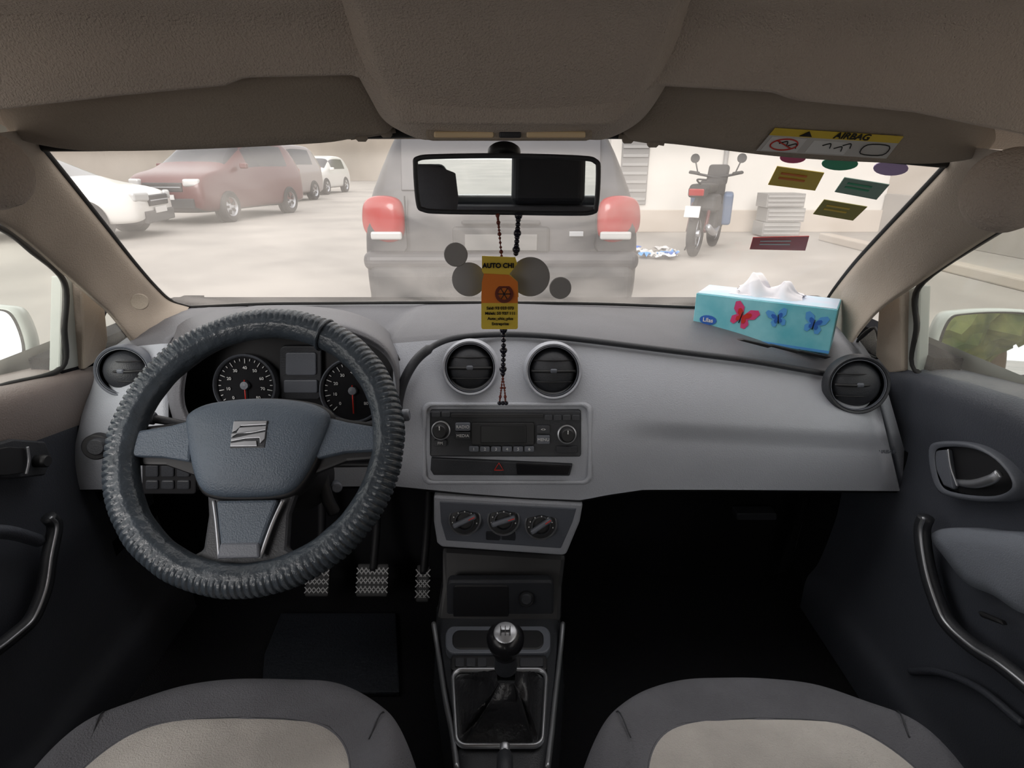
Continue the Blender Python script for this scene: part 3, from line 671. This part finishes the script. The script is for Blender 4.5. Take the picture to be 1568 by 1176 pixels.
def frame(g,sx,post,post2,tri,win):
    plate('window_post',post,.02,'ownpaint',g,.003,nrm=(sx,0,0)); plate('window_post_trim',post2,.02,'pillar',g,.003,nrm=(sx,0,0))
    tube('window_seal',win,.005,'rubber',g,6,6)
    tube('quarter_seal',tri,.003,'rubber',g,5,6,True)
    plate('quarter_glass',tri,.003,'sg',g,0,nrm=(sx,0,0))
    plate('window_glass',win[:],.003,'sg',g,0,nrm=(sx,0,0))
frame(dl,-1,[PX(96,422,-.735),PX(124,428,-.735),PX(128,560,-.775),PX(92,570,-.775)],[PX(124,426,-.72),PX(160,460,-.72),PX(166,520,-.745),PX(160,545,-.755),PX(130,566,-.765)],
  [PX(162,476,-.74),PX(198,522,-.76),PX(160,545,-.76)],[PX(-260,300,-.62),PX(-20,340,-.66),PX(50,385,-.70),PX(98,432,-.73),PX(98,500,-.75),PX(93,564,-.775),PX(0,592,-.785),PX(-150,640,-.79),PX(-420,730,-.79)])
frame(dr,1,[PX(1376,446,.675),PX(1408,436,.675),PX(1404,572,.71),PX(1380,568,.71)],[PX(1345,470,.66),PX(1378,444,.66),PX(1382,568,.70),PX(1362,572,.70),PX(1340,545,.69)],
  [PX(1340,502,.69),PX(1312,526,.70),PX(1344,548,.70)],[PX(1830,275,.57),PX(1590,328,.60),PX(1510,365,.63),PX(1408,438,.67),PX(1404,500,.69),PX(1403,568,.71),PX(1500,605,.72),PX(1600,650,.725),PX(1950,780,.725)])

# ================= SIDE MIRRORS =================
def smir(c,sx):
    g=group('side_mirror',c); c=Vector(c)
    Tm=Matrix.Translation(c)@Euler((-.13,0,-sx*.20)).to_matrix().to_4x4()
    o=[(-.105,.045),(-.07,.062),(.02,.068),(.09,.055),(.105,.01),(.09,-.05),(.03,-.065),(-.07,-.062),(-.11,-.03)]
    q=spl([Vector((sx*x,0,z)) for x,z in o],60,True)
    prof=[(0,.09),(.5,.085),(.8,.06),(1.03,.02),(1.06,-.01),(1.0,-.02),(.95,-.018),(.95,-.01)]
    grid('housing',[[Tm@(p*s+Vector((0,h,0))) for p in q] for s,h in prof],'ownpaint',g,cu=True)
    grid('mirror_pane',[[Tm@(p*s+Vector((0,-.011,0))) for p in q] for s in(0.001,.95)],'mirror',g,cu=True)
    grid('mirror_rim',[[Tm@(p*s+Vector((0,h,0))) for p in q] for s,h in((.92,-.012),(.94,-.021),(.98,-.022))],'rubber',g,cu=True)
    tube('mirror_arm',[c+Vector((-sx*.08,.02,-.05)),c+Vector((-sx*.14,.02,-.08)),c+Vector((-sx*.20,.03,-.08))],.025,'black',g)
smir(P(1524,527,1.10),1); smir(P(-52,520,1.10),-1)

# ================= REAR VIEW MIRROR =================
mc=P(775,284,.70); rm=group('rear_view_mirror',mc)
k=.70/ray(775,284).y/F
nm=Vector((-.03,-1,-.018)).normalized(); mx=Vector((1,0,0)); mx=(mx-nm*mx.dot(nm)).normalized(); mz=mx.cross(nm); mz=mz if mz.z>0 else -mz
mo=[(-139,28),(-134,40),(-100,43),(0,44),(110,41),(136,36),(141,22),(141,-28),(135,-40),(100,-42),(0,-41),(-100,-40),(-130,-37),(-138,-26)]
q=spl([Vector((x,y,0)) for x,y in mo],84,True)
pt=lambda p,s,h:mc+mx*p.x*k*s+mz*p.y*k*s+nm*h
grid('housing',[[pt(p,s,h) for p in q] for s,h in((0,-.03),(.6,-.03),(.9,-.018),(1,-.004),(1,.002),(.985,.004),(.965,.003))],'black',rm,cu=True)
grid('mirror_pane',[[mc+mx*p.x*k*(.965 if s else 0)+mz*p.y*k*(.93 if s else 0)+nm*.003 for p in q] for s in(0,1)],'mirror',rm,cu=True)
tube('mirror_rim',[mc+mx*p.x*k*.985+mz*p.y*k*.96+nm*.004 for p in q],.0028,'ddark',rm,1,6,True)
tube('mirror_stem',[mc-nm*.02+Vector((0,0,.01)),mc+Vector((.0,.05,.025)),WS(772,235,.005)],.009,'black',rm); cyl('mirror_foot',WS(772,236,.01),(0,-.5,-.85),.02,.012,'black',rm)

# ================= BEADS + AIR FRESHENER + ORNAMENT =================
pb=group('hanging_beads',P(770,430,.69))
def bead(p,r,m): lathe('bead',[(r*math.sin(t),-r*math.cos(t)) for t in [i*math.pi/7 for i in range(8)]],p,(0,0,1),m,pb,10)
def strand(pts,m,n,r):
    w=[P(u,v,.69) for u,v in pts]; q=spl(w,n); tube('cord',q,.0007,'beadr',pb,1,5,raw=True)
    for i,p in enumerate(q): bead(p,r*(1 if i%4 else 1.5),m)
strand([(762,330),(764,350),(768,392)],'beadr',14,.0017); strand([(794,330),(792,360),(790,388)],'bead',10,.0032)
strand([(771,505),(771,540),(770,572)],'bead',10,.0032); strand([(770,575),(767,600),(765,615)],'beadr',12,.0014); strand([(770,575),(773,600),(774,615)],'beadr',12,.0014)
for u in(765,770,775): bead(P(u,617,.69),.003,'bead')
og=group('hanging_ornament',P(770,425,.70))
for u,v,r_ in((698,390,18),(718,428,26),(768,430,30),(812,424,30),(858,441,17)):
    s_=r_/F*.70; lathe('ornament_disc',[(0,-.001),(s_*.95,-.001),(s_,0),(s_*.95,.001),(0,.001)],P(u,v,.70),(0,-1,.05),'tag',og,36)
af=group('air_freshener_card',P(765,448,.685))
fY=.685
pan('card_lower',rr(737,448,793,504,3),fY,.002,'yellow',af,0)
pan('card_upper',[(738,392),(789,394),(792,404),(780,420),(793,432),(794,455),(737,455),(738,432),(744,425),(738,415)],fY,.002,'yellow',af,0)
pan('card_photo',[(741,419),(779,421),(793,432),(793,464),(737,464),(738,432)],fY,.001,'orange',af,0,off=.001)
c=P(772,450,fY-.002); lathe('tyre_print',[(.011,0),(.011,.0008),(.007,.0008),(.007,0)],c,(0,-1,.2),'beadr',af,24)
for i in range(6):
    t=i*math.pi/3; tube('spoke_print',[c+Vector((0,-.001,0)),c+Vector((.008*math.cos(t),-.001,.008*math.sin(t)))],.0006,'bead',af,2,4,raw=True)
text('AUTO CHI',P(763,407,fY-.002),.0078,'bead',af,bold=.0003)
for i,s in enumerate(('Said: 93 023 073','Malek: 50 937 111','Auto_chic_plus','Entreprise')): text(s,P(766,472+i*8,fY-.0015),.0050,'bead',af,bold=.0001)

# ================= TISSUE BOX =================
a0=P(1060,503,1.165); b0=P(1272,527,1.03); zb=.902
a0.z=zb; b0.z=zb-.002; ex=(b0-a0); Lb=ex.length; ex.normalize(); ey=Vector((-ex.y,ex.x,0)).normalized()
tb=group('tissue_box',a0+ex*Lb/2); H=.070
TB=Matrix((ex,ey,Vector((0,0,1)))).transposed().to_4x4(); TB.translation=a0
box('carton',(Lb/2,.05,H/2-.008),(Lb,.10,H+.016),['bxteal'],tb,.0015,mw=TB)
box('carton_top',(Lb/2,.05,H+.0006),(Lb-.004,.096,.001),'bxtop',tb,0,mw=TB)
box('opening',(Lb*.46,.05,H+.0015),(.12,.045,.001),'paper',tb,0,mw=TB)
def fl2(name,pts,m,y=-.001): 
    plate(name,[TB@Vector((x,y,z)) for x,z in pts],.0004,m,tb,0,nrm=-ey)
fl2('band',[(0,-.014),(Lb,-.014),(Lb,-.009),(0,-.009)],'lblue')
fl2('brand_oval',[(.03+.017*math.cos(i*math.pi/10),.018+.010*math.sin(i*math.pi/10)) for i in range(20)],'blue')
text('Lilas',TB@Vector((.03,-.0022,.018)),.012,'white',tb,TB.to_3x3().to_4x4()@Matrix.Rotation(math.pi/2,4,'X'),bold=.0002)
def bfly(cx,cz,s,m,rot):
    wing=[(0,.1),(.25,.75),(.75,1.0),(1.0,.8),(.85,.25),(.45,.0),(.7,-.3),(.6,-.75),(.3,-.8),(0,-.15)]
    for sg in(1,-1):
        pts=[]
        for x,z in wing:
            x*=sg*s; z*=s; pts.append((cx+x*math.cos(rot)-z*math.sin(rot),cz+x*math.sin(rot)+z*math.cos(rot)))
        fl2('butterfly_wing',pts,m)
        pts=[(cx+(x-cx)*.55,cz+(z-cz)*.55) for x,z in pts]; fl2('butterfly_spot',pts,{'pink':'red','lblue':'blue'}[m],-.0016)
    tube('butterfly_body',[TB@Vector((cx-.5*s*math.sin(-rot),-.002,cz-.5*s)),TB@Vector((cx,-.002,cz+.4*s))],.001,'bead',tb,3,5)
bfly(Lb*.37,.034,.026,'pink',-.4); bfly(Lb*.62,.040,.019,'lblue',.3); bfly(Lb*.87,.038,.021,'lblue',-.2)
rows=[]
for i in range(20):
    s=i/19; r=[]
    for j in range(36):
        t=j/35; x=Lb*.28+t*.12; hgt=(.040*math.exp(-((t-.25)/.17)**2)+.028*math.exp(-((t-.72)/.16)**2)+.008)
        z=H+hgt*math.sin(math.pi*s)**.8+.005*noise.noise(Vector((t*7,s*5,1)))*math.sin(math.pi*s)
        r.append(TB@Vector((x+.014*noise.noise(Vector((t*4,s*4,3))),.03+.04*s+.008*math.sin(t*14),z)))
    rows.append(r)
grid('tissue',rows,'paper',tb)

# ================= OUTSIDE =================
gr=group('ground',(0,10,0)); box('paving',(0,20,-.05),(120,120,.1),'ground',gr,0)
def wheel(T,x,y,r,g):
    sx=1 if x>0 else -1
    lathe('tyre',[(r*.62,-.09),(r*.9,-.10),(r,-.07),(r,.07),(r*.9,.10),(r*.62,.09)],(x,y,r),(sx,0,0),'tyre',g,32,mw=T)
    lathe('rim',[(r*.64,.085),(r*.6,.06),(r*.55,.04),(0,.045)],(x,y,r),(sx,0,0),'silver',g,32,mw=T)
    for k in range(5):
        t=k*2*math.pi/5; box('rim_gap',(x+sx*.062,y+math.cos(t)*r*.36,r+math.sin(t)*r*.36),(.02,r*.16,r*.3),'black',g,.01,rot=(t-math.pi/2,0,0),mw=T)
    lathe('wheel_arch',[(0,0),(r*1.17,0),(r*1.17,-.05)],(x-sx*.045,y,r*1.03),(sx,0,0),'black',g,32,mw=T)
def car(loc,yaw,Lc,Wc,Hc,paint,kind='hatch',glass='cglass',rear=False):
    g=group('parked_car',loc); T=Matrix.Translation(Vector(loc))@Matrix.Rotation(yaw,4,'Z'); hw=Wc/2
    if kind=='sedan':
        st=[(-.50,.84,.32,.56,.78,.60),(-.48,.96,.24,.62,.84,.66),(-.36,1,.22,.63,.84,.685),(-.20,1,.22,.63,.72,.96),(-.06,1,.22,.63,.70,1.0),(.08,1,.22,.63,.69,.97),(.25,1,.22,.62,.80,.66),(.42,.97,.22,.56,.8,.58),(.48,.9,.24,.48,.75,.51),(.5,.80,.3,.40,.7,.43)]
        gl={(2,'w'),(3,'s'),(4,'s'),(5,'w')}
    else:
        st=[(-.50,.88,.32,.58,.80,.60),(-.49,.97,.25,.62,.80,.645),(-.455,1,.24,.62,.72,.93),(-.36,1,.22,.62,.74,.985),(-.1,1,.22,.62,.74,1.0),(.09,1,.22,.62,.72,.97),(.25,1,.22,.62,.82,.66),(.42,.97,.22,.58,.82,.60),(.485,.92,.24,.50,.78,.54),(.5,.84,.3,.42,.72,.46)]
        gl={(1,'w'),(3,'s'),(4,'s'),(5,'w')}
    rows=[]
    for y,w,zb_,be,hr_,zr in st:
        w*=hw; be*=Hc; zr*=Hc; h2=hr_*hw
        half=[(.7*w,zb_),(.97*w,zb_+.03),(w,zb_+.16),(w,(zb_+be)/2+.05),(w*.97,be),(h2*1.0+.02,max(be+.01,zr-.07)),(h2*.86,zr-.01)]
        rows.append([T@Vector((x,y*Lc,z)) for x,z in [(0,zb_)]+half+[(0,zr)]+[(-x,z) for x,z in half[::-1]]])
    def mf(i,j):
        if j<0: return 0
        jj=j if j<8 else 15-j
        if (i,'w') in gl and jj in(6,7): return 1
        if (i,'s') in gl and jj==4+1: return 1
        if jj in(0,1): return 2
        return 0
    grid('body',rows,[paint,glass,'cplast'],g,cu=True,capa=True,capb=True,mif=mf,sub=2)
    for y in(-.30,.31):
        for x in(-1,1): wheel(T,x*(hw-.06),y*Lc,.33,g)
    yf=Lc*.485
    for x in(-1,1):
        box('headlamp',(x*hw*.68,yf,.47*Hc),(.34,.12,.15),'lamp',g,.04,rot=(0,0,-x*.35),mw=T,seg=3)
        box('door_mirror',(x*(hw+.08),Lc*.17,.65*Hc),(.18,.1,.12),paint,g,.03,mw=T)
    box('grille',(0,Lc*.495,.42*Hc),(hw*.95,.08,.18),'black',g,.02,mw=T); box('lower_grille',(0,Lc*.495,.24*Hc),(hw*1.4,.08,.20),'cplast',g,.02,mw=T)
    box('grille_bar',(0,Lc*.497,.42*Hc),(hw*.9,.09,.02),'silver',g,.005,mw=T)
    box('number_plate',(0,Lc*.5+.02,.31*Hc),(.5,.02,.1),'label',g,.005,mw=T)
    if not rear:
        for x in(-1,1): box('tail_lamp',(x*hw*.8,-Lc*.485,.55*Hc),(.22,.12,.2),'tail',g,.03,mw=T)
    else:
        yb=-Lc*.5
        for x in(-1,1):
            pts=[(x*.63,.99),(x*.76,1.03),(x*.88,.99),(x*.91,.86),(x*.87,.78),(x*.72,.74),(x*.62,.80)]
            o=spl([Vector((p[0],0,p[1])) for p in pts],40,True); ce=sum(o,Vector())/40
            grid('tail_lamp',[[T@(ce+(p-ce)*s+Vector((0,yb+.06+h+ (.10*max(0,(abs(ce.x+(p.x-ce.x)*s)-.62)/.28)**2),0))) for p in o] for s,h in((1,.06),(1.0,-.05),(.93,-.075),(.5,-.085),(0,-.085))],'tail',g,cu=True)
            box('lamp_lens',(x*.73,yb-.02,.79),(.20,.03,.05),'lamp',g,.012,mw=T)
            box('reflector',(x*.68,yb-.07,.42),(.2,.03,.05),'tail',g,.01,mw=T)
        box('tail_window',(0,yb+.10,1.24),(1.26,.02,.38),'cglassd',g,.05,rot=(-.26,0,0),mw=T,seg=4)
        box('bumper',(0,yb+.02,.46),(1.72,.22,.30),'cplast',g,.07,mw=T,seg=4)
        box('bumper_upper',(0,yb+.03,.63),(1.78,.18,.12),paint,g,.05,mw=T,seg=4)
        box('plate_recess',(0,yb-.01,.76),(.62,.05,.17),'cplast',g,.02,mw=T)
        box('rear_number_plate',(0,yb-.04,.75),(.46,.01,.10),'plateg',g,.003,mw=T)
        box('tailgate_handle',(0,yb-.02,.87),(.5,.03,.025),'cplast',g,.01,mw=T)
        box('badge',(0,yb-.02,.95),(.09,.02,.05),'silver',g,.015,mw=T); box('model_badge',(.48,yb-.015,.80),(.09,.01,.03),'silver',g,.002,mw=T)
        tube('tailgate_seam',[T@Vector((x,yb-.02,z)) for x,z in((-.60,1.03),(-.60,.74),(-.55,.64),(.55,.64),(.60,.74),(.60,1.03))],.005,'black',g,6,6)
        tube('wiper',[T@Vector((0,yb-.01,1.06)),T@Vector((.2,yb+.03,1.14)),T@Vector((.38,yb+.04,1.2))],.01,'black',g)
        box('spoiler',(0,yb+.26,Hc*.965),(1.2,.25,.05),paint,g,.02,mw=T)
    return g
car((-.07,3.78+2.1,0),0,4.2,1.84,1.60,'cardust','hatch','cglassd',rear=True)
car((-8.5,10.4,0),math.radians(-80),4.4,1.75,1.47,'carwhite','sedan')
car((-6.95,14.7,0),math.radians(171),4.2,1.92,1.80,'carred','hatch')
car((-8.1,20.4,0),math.radians(173),4.4,1.85,1.85,'cartaupe','hatch')
car((-8.45,26.5,0),math.radians(176),3.8,1.7,1.55,'carwhite','hatch')
car((-14.5,17,0),math.radians(150),4.3,1.8,1.6,'cartaupe','sedan')
bd=group('wall_building_right',(6,10.5,2)); box('front',(7.3,11.5,3),(11,.4,6),'wallw',bd,0); box('side',(7.2,2.5,3),(.4,18,6),'wallb',bd,0)
box('wall_plinth',(7.3,11.27,.2),(11,.06,.4),'wallb',bd,.01); 
box('window_shutter',(2.25,11.28,1.3),(.5,.06,1.6),'crate',bd,.01)
for k in range(10): box('shutter_slat',(2.25,11.24,.6+k*.15),(.46,.03,.05),'crate2',bd,.005)
box('pipe',(3.9,11.25,2),(.08,.08,4),'crate2',bd,.03); box('dado',(7.1-.12,2.5,.35),(.04,17.5,.7),'ground',bd,.01)
wl=group('wall_boundary_left',(-18,20,1)); box('panel',(-18,20,1.1),(.3,60,2.2),'wallb',wl,.01); box('coping',(-18,20,2.25),(.4,60,.1),'wallw',wl,.01)
wf=group('wall_far',(-5,45,2)); box('panel',(-10,46,1.5),(60,.4,3.0),'wallb',wf,.01); box('block',(-3,50,4),(9,8,8),'wallw',wf,.02)
for i in range(4): box('block_window',(-6+i*2,45.9,5),(1,.2,1.4),'cglassd',wf,.02)
kb=group('curb',(5.3,6,0)); box('kerb_stone',(5.3,6,.06),(.2,8,.12),'wallb',kb,.02)
def tree(x,y,h,s):
    g=group('tree',(x,y,0)); tube('trunk',[(x,y,0),(x+.1,y,h*.4),(x-.1,y,h*.7)],lambda t:.2-.1*t,'bark',g)
    for i in range(7):
        b=bmesh.new(); bmesh.ops.create_icosphere(b,subdivisions=4,radius=s*random.uniform(.5,.8))
        c=Vector((x+random.uniform(-s,s)*.7,y+random.uniform(-s,s)*.5,h*.75+random.uniform(-.3,.5)*s))
        for v in b.verts: v.co=v.co*(1+.30*noise.noise(v.co*2.5+c)+.22*noise.noise(v.co*7+c))+c
        me=bpy.data.meshes.new('foliage'); b.to_mesh(me); b.free(); me.materials.append(M['leaf']); o=bpy.data.objects.new('foliage',me); sc.collection.objects.link(o)
        adopt(o,g)
for t_ in((-21,30,4,2.2),(-14,38,5,2.6),(-4.5,40,5,2.4),(-24,20,4,2.2),(3.0,-5.8,2.0,1.2),(3.9,-10.0,3.0,1.6)): tree(*t_)
# motorcycle (rear towards us, turned to the right)
mp=Vector((2.86,8.75,0)); mg=group('motorcycle',mp); MT=Matrix.Translation(mp)@Matrix.Rotation(math.radians(-30),4,'Z')
def mt(pts,r,m,n=6,name='tube'): tube(name,pts,r,m,mg,n,8,mw=MT)
for y in(-.62,.62):
    tube('tyre',[(0,y+.26*math.cos(t),.31+.26*math.sin(t)) for t in [i*math.pi/8 for i in range(16)]],.06,'tyre',mg,3,8,True,mw=MT)
    lathe('rim',[(.2,-.03),(.215,0),(.2,.03)],(0,y,.31),(1,0,0),'silver',mg,24,mw=MT); cyl('hub',(0,y,.31),(1,0,0),.05,.12,'silver',mg,mw=MT)
    for k_ in range(6):
        t=k_*math.pi/3; mt([(0,y,.31),(0,y+.2*math.cos(t),.31+.2*math.sin(t))],.012,'silver',3,'wheel_spoke')
for x in(-.09,.09):
    mt([(x,.62,.31),(x,.48,.65),(x,.36,.98)],.025,'tyre',6,'fork'); mt([(x*1.3,-.60,.33),(x*1.3,-.42,.70)],.025,'carred',6,'shock_absorber')
mt([(-.38,.22,1.10),(-.2,.32,1.06),(0,.36,1.03),(.2,.32,1.06),(.38,.22,1.10)],.018,'black',8,'handlebar')
for x in(-1,1):
    mt([(x*.26,.28,1.07),(x*.32,.30,1.25)],.010,'black',4,'mirror_stalk'); cyl('mirror_head',(x*.33,.30,1.29),(0,1,0),.065,.02,'black',mg,mw=MT)
    mt([(x*.24,.27,1.08),(x*.37,.22,1.10)],.024,'rubber',4,'grip')
lathe('headlight',[(0,-.08),(.05,-.07),(.08,0),(.08,.03),(0,.045)],(0,.50,.92),(0,1,0),'lamp',mg,24,mw=MT)
box('front_fairing',(0,.42,1.06),(.30,.12,.30),'tyre',mg,.05,rot=(-.4,0,0),mw=MT,seg=4); box('front_fender',(0,.62,.62),(.14,.4,.05),'blugrey',mg,.02,mw=MT)
box('tank',(0,.10,.88),(.32,.48,.24),'tyre',mg,.08,mw=MT,seg=5); box('saddle',(0,-.36,.90),(.28,.66,.12),'rubber',mg,.05,mw=MT,seg=4)
box('engine',(0,.05,.48),(.36,.40,.38),'cplast',mg,.05,mw=MT,seg=3); box('side_panel',(.06,-.28,.70),(.28,.42,.24),'cplast',mg,.06,mw=MT,seg=3)
for x in(-1,1): box('leg_shield',(x*.22,.25,.60),(.14,.20,.46),'blugrey',mg,.04,rot=(.15,0,x*.2),mw=MT,seg=3)
box('tail_cowl',(0,-.72,.86),(.24,.18,.14),'tyre',mg,.04,mw=MT,seg=3); box('tail_light',(0,-.82,.86),(.20,.04,.09),'tail',mg,.015,mw=MT)
mt([(0,-.72,.80),(0,-.90,.62),(0,-.93,.50)],.03,'tyre',5,'rear_mudguard'); box('licence_plate',(0,-.94,.62),(.20,.015,.15),'label',mg,.004,rot=(-.3,0,0),mw=MT)
mt([(.14,.1,.35),(.18,-.3,.30),(.20,-.80,.42)],.045,'silver',6,'exhaust')
mt([(0,-.60,.95),(0,-.85,1.02),(.12,-.85,1.02)],.012,'black',4,'luggage_rack')
mt([(0,.36,.95),(0,.05,.7),(0,-.2,.4),(0,-.62,.31)],.025,'black',6,'frame')
mt([(-.15,-.05,.3),(-.25,-.1,.0)],.012,'black',4,'stand')
cr=group('stacked_crates',(4.75,10.6,.4))
for i in range(3):
    box('crate',(4.72+.04*(i%2),10.6,.14+i*.24),(.66,.45,.23),'crate',cr,.005)
    for z_ in(-.07,0,.07): box('crate_slat',(4.72+.04*(i%2),10.365,.14+i*.24+z_),(.62,.02,.035),'crate2',cr,.002)
lt=group('litter_pile',(2.0,8.3,0))
for i in range(14):
    x,y=1.72+random.random()*.6,7.9+random.random()*.9
    T=Matrix.Translation((x,y,.04))@Matrix.Rotation(random.random()*3,4,'Z')@Matrix.Rotation(random.uniform(-.3,.3),4,'X')
    w=random.uniform(.12,.26); rows=[[T@Vector((w*(a-.5),w*.8*(b-.5),.05*noise.noise(Vector((a*4+i,b*4,0)))+.02)) for a in [p/5 for p in range(6)]] for b in [p/5 for p in range(6)]]
    grid('scrap',rows,random.choice(['lblue','label','white','blue','paper']),lt)
bn=group('car_bonnet',(0,1.8,.75))
grid('bonnet_skin',[[Vector((-.03+x,Y,z-.10*abs(x/.75)**3)) for x in [-.75+i*.1 for i in range(16)]] for Y,z in((1.34,.86),(1.6,.82),(1.9,.76),(2.15,.67),(2.28,.5),(2.3,.25))],'ownpaint',bn)

# ================= LIGHT =================
w=bpy.data.worlds.new('World'); sc.world=w; w.use_nodes=True; bg=w.node_tree.nodes['Background']
bg.inputs[0].default_value=(1.0,.98,.965,1); bg.inputs[1].default_value=1.6
def sun(name,d,e,ang,col):
    l=bpy.data.lights.new(name,'SUN'); l.energy=e; l.angle=math.radians(ang); l.color=col
    o=bpy.data.objects.new(name,l); sc.collection.objects.link(o); o.rotation_euler=Vector(d).to_track_quat('-Z','Y').to_euler()
sun('hazy_sun',(.25,1,-.42),2.8,35,(1,.955,.92))
cam=bpy.data.cameras.new('camera'); cam.sensor_width=36; cam.lens=F/1568*36; cam.clip_start=.02; cam.clip_end=300
co=bpy.data.objects.new('camera',cam); sc.collection.objects.link(co); co.location=EYE; co.rotation_euler=(math.pi/2-PT,0,0); sc.camera=co
sc.view_settings.view_transform='Standard'; sc.view_settings.exposure=.14
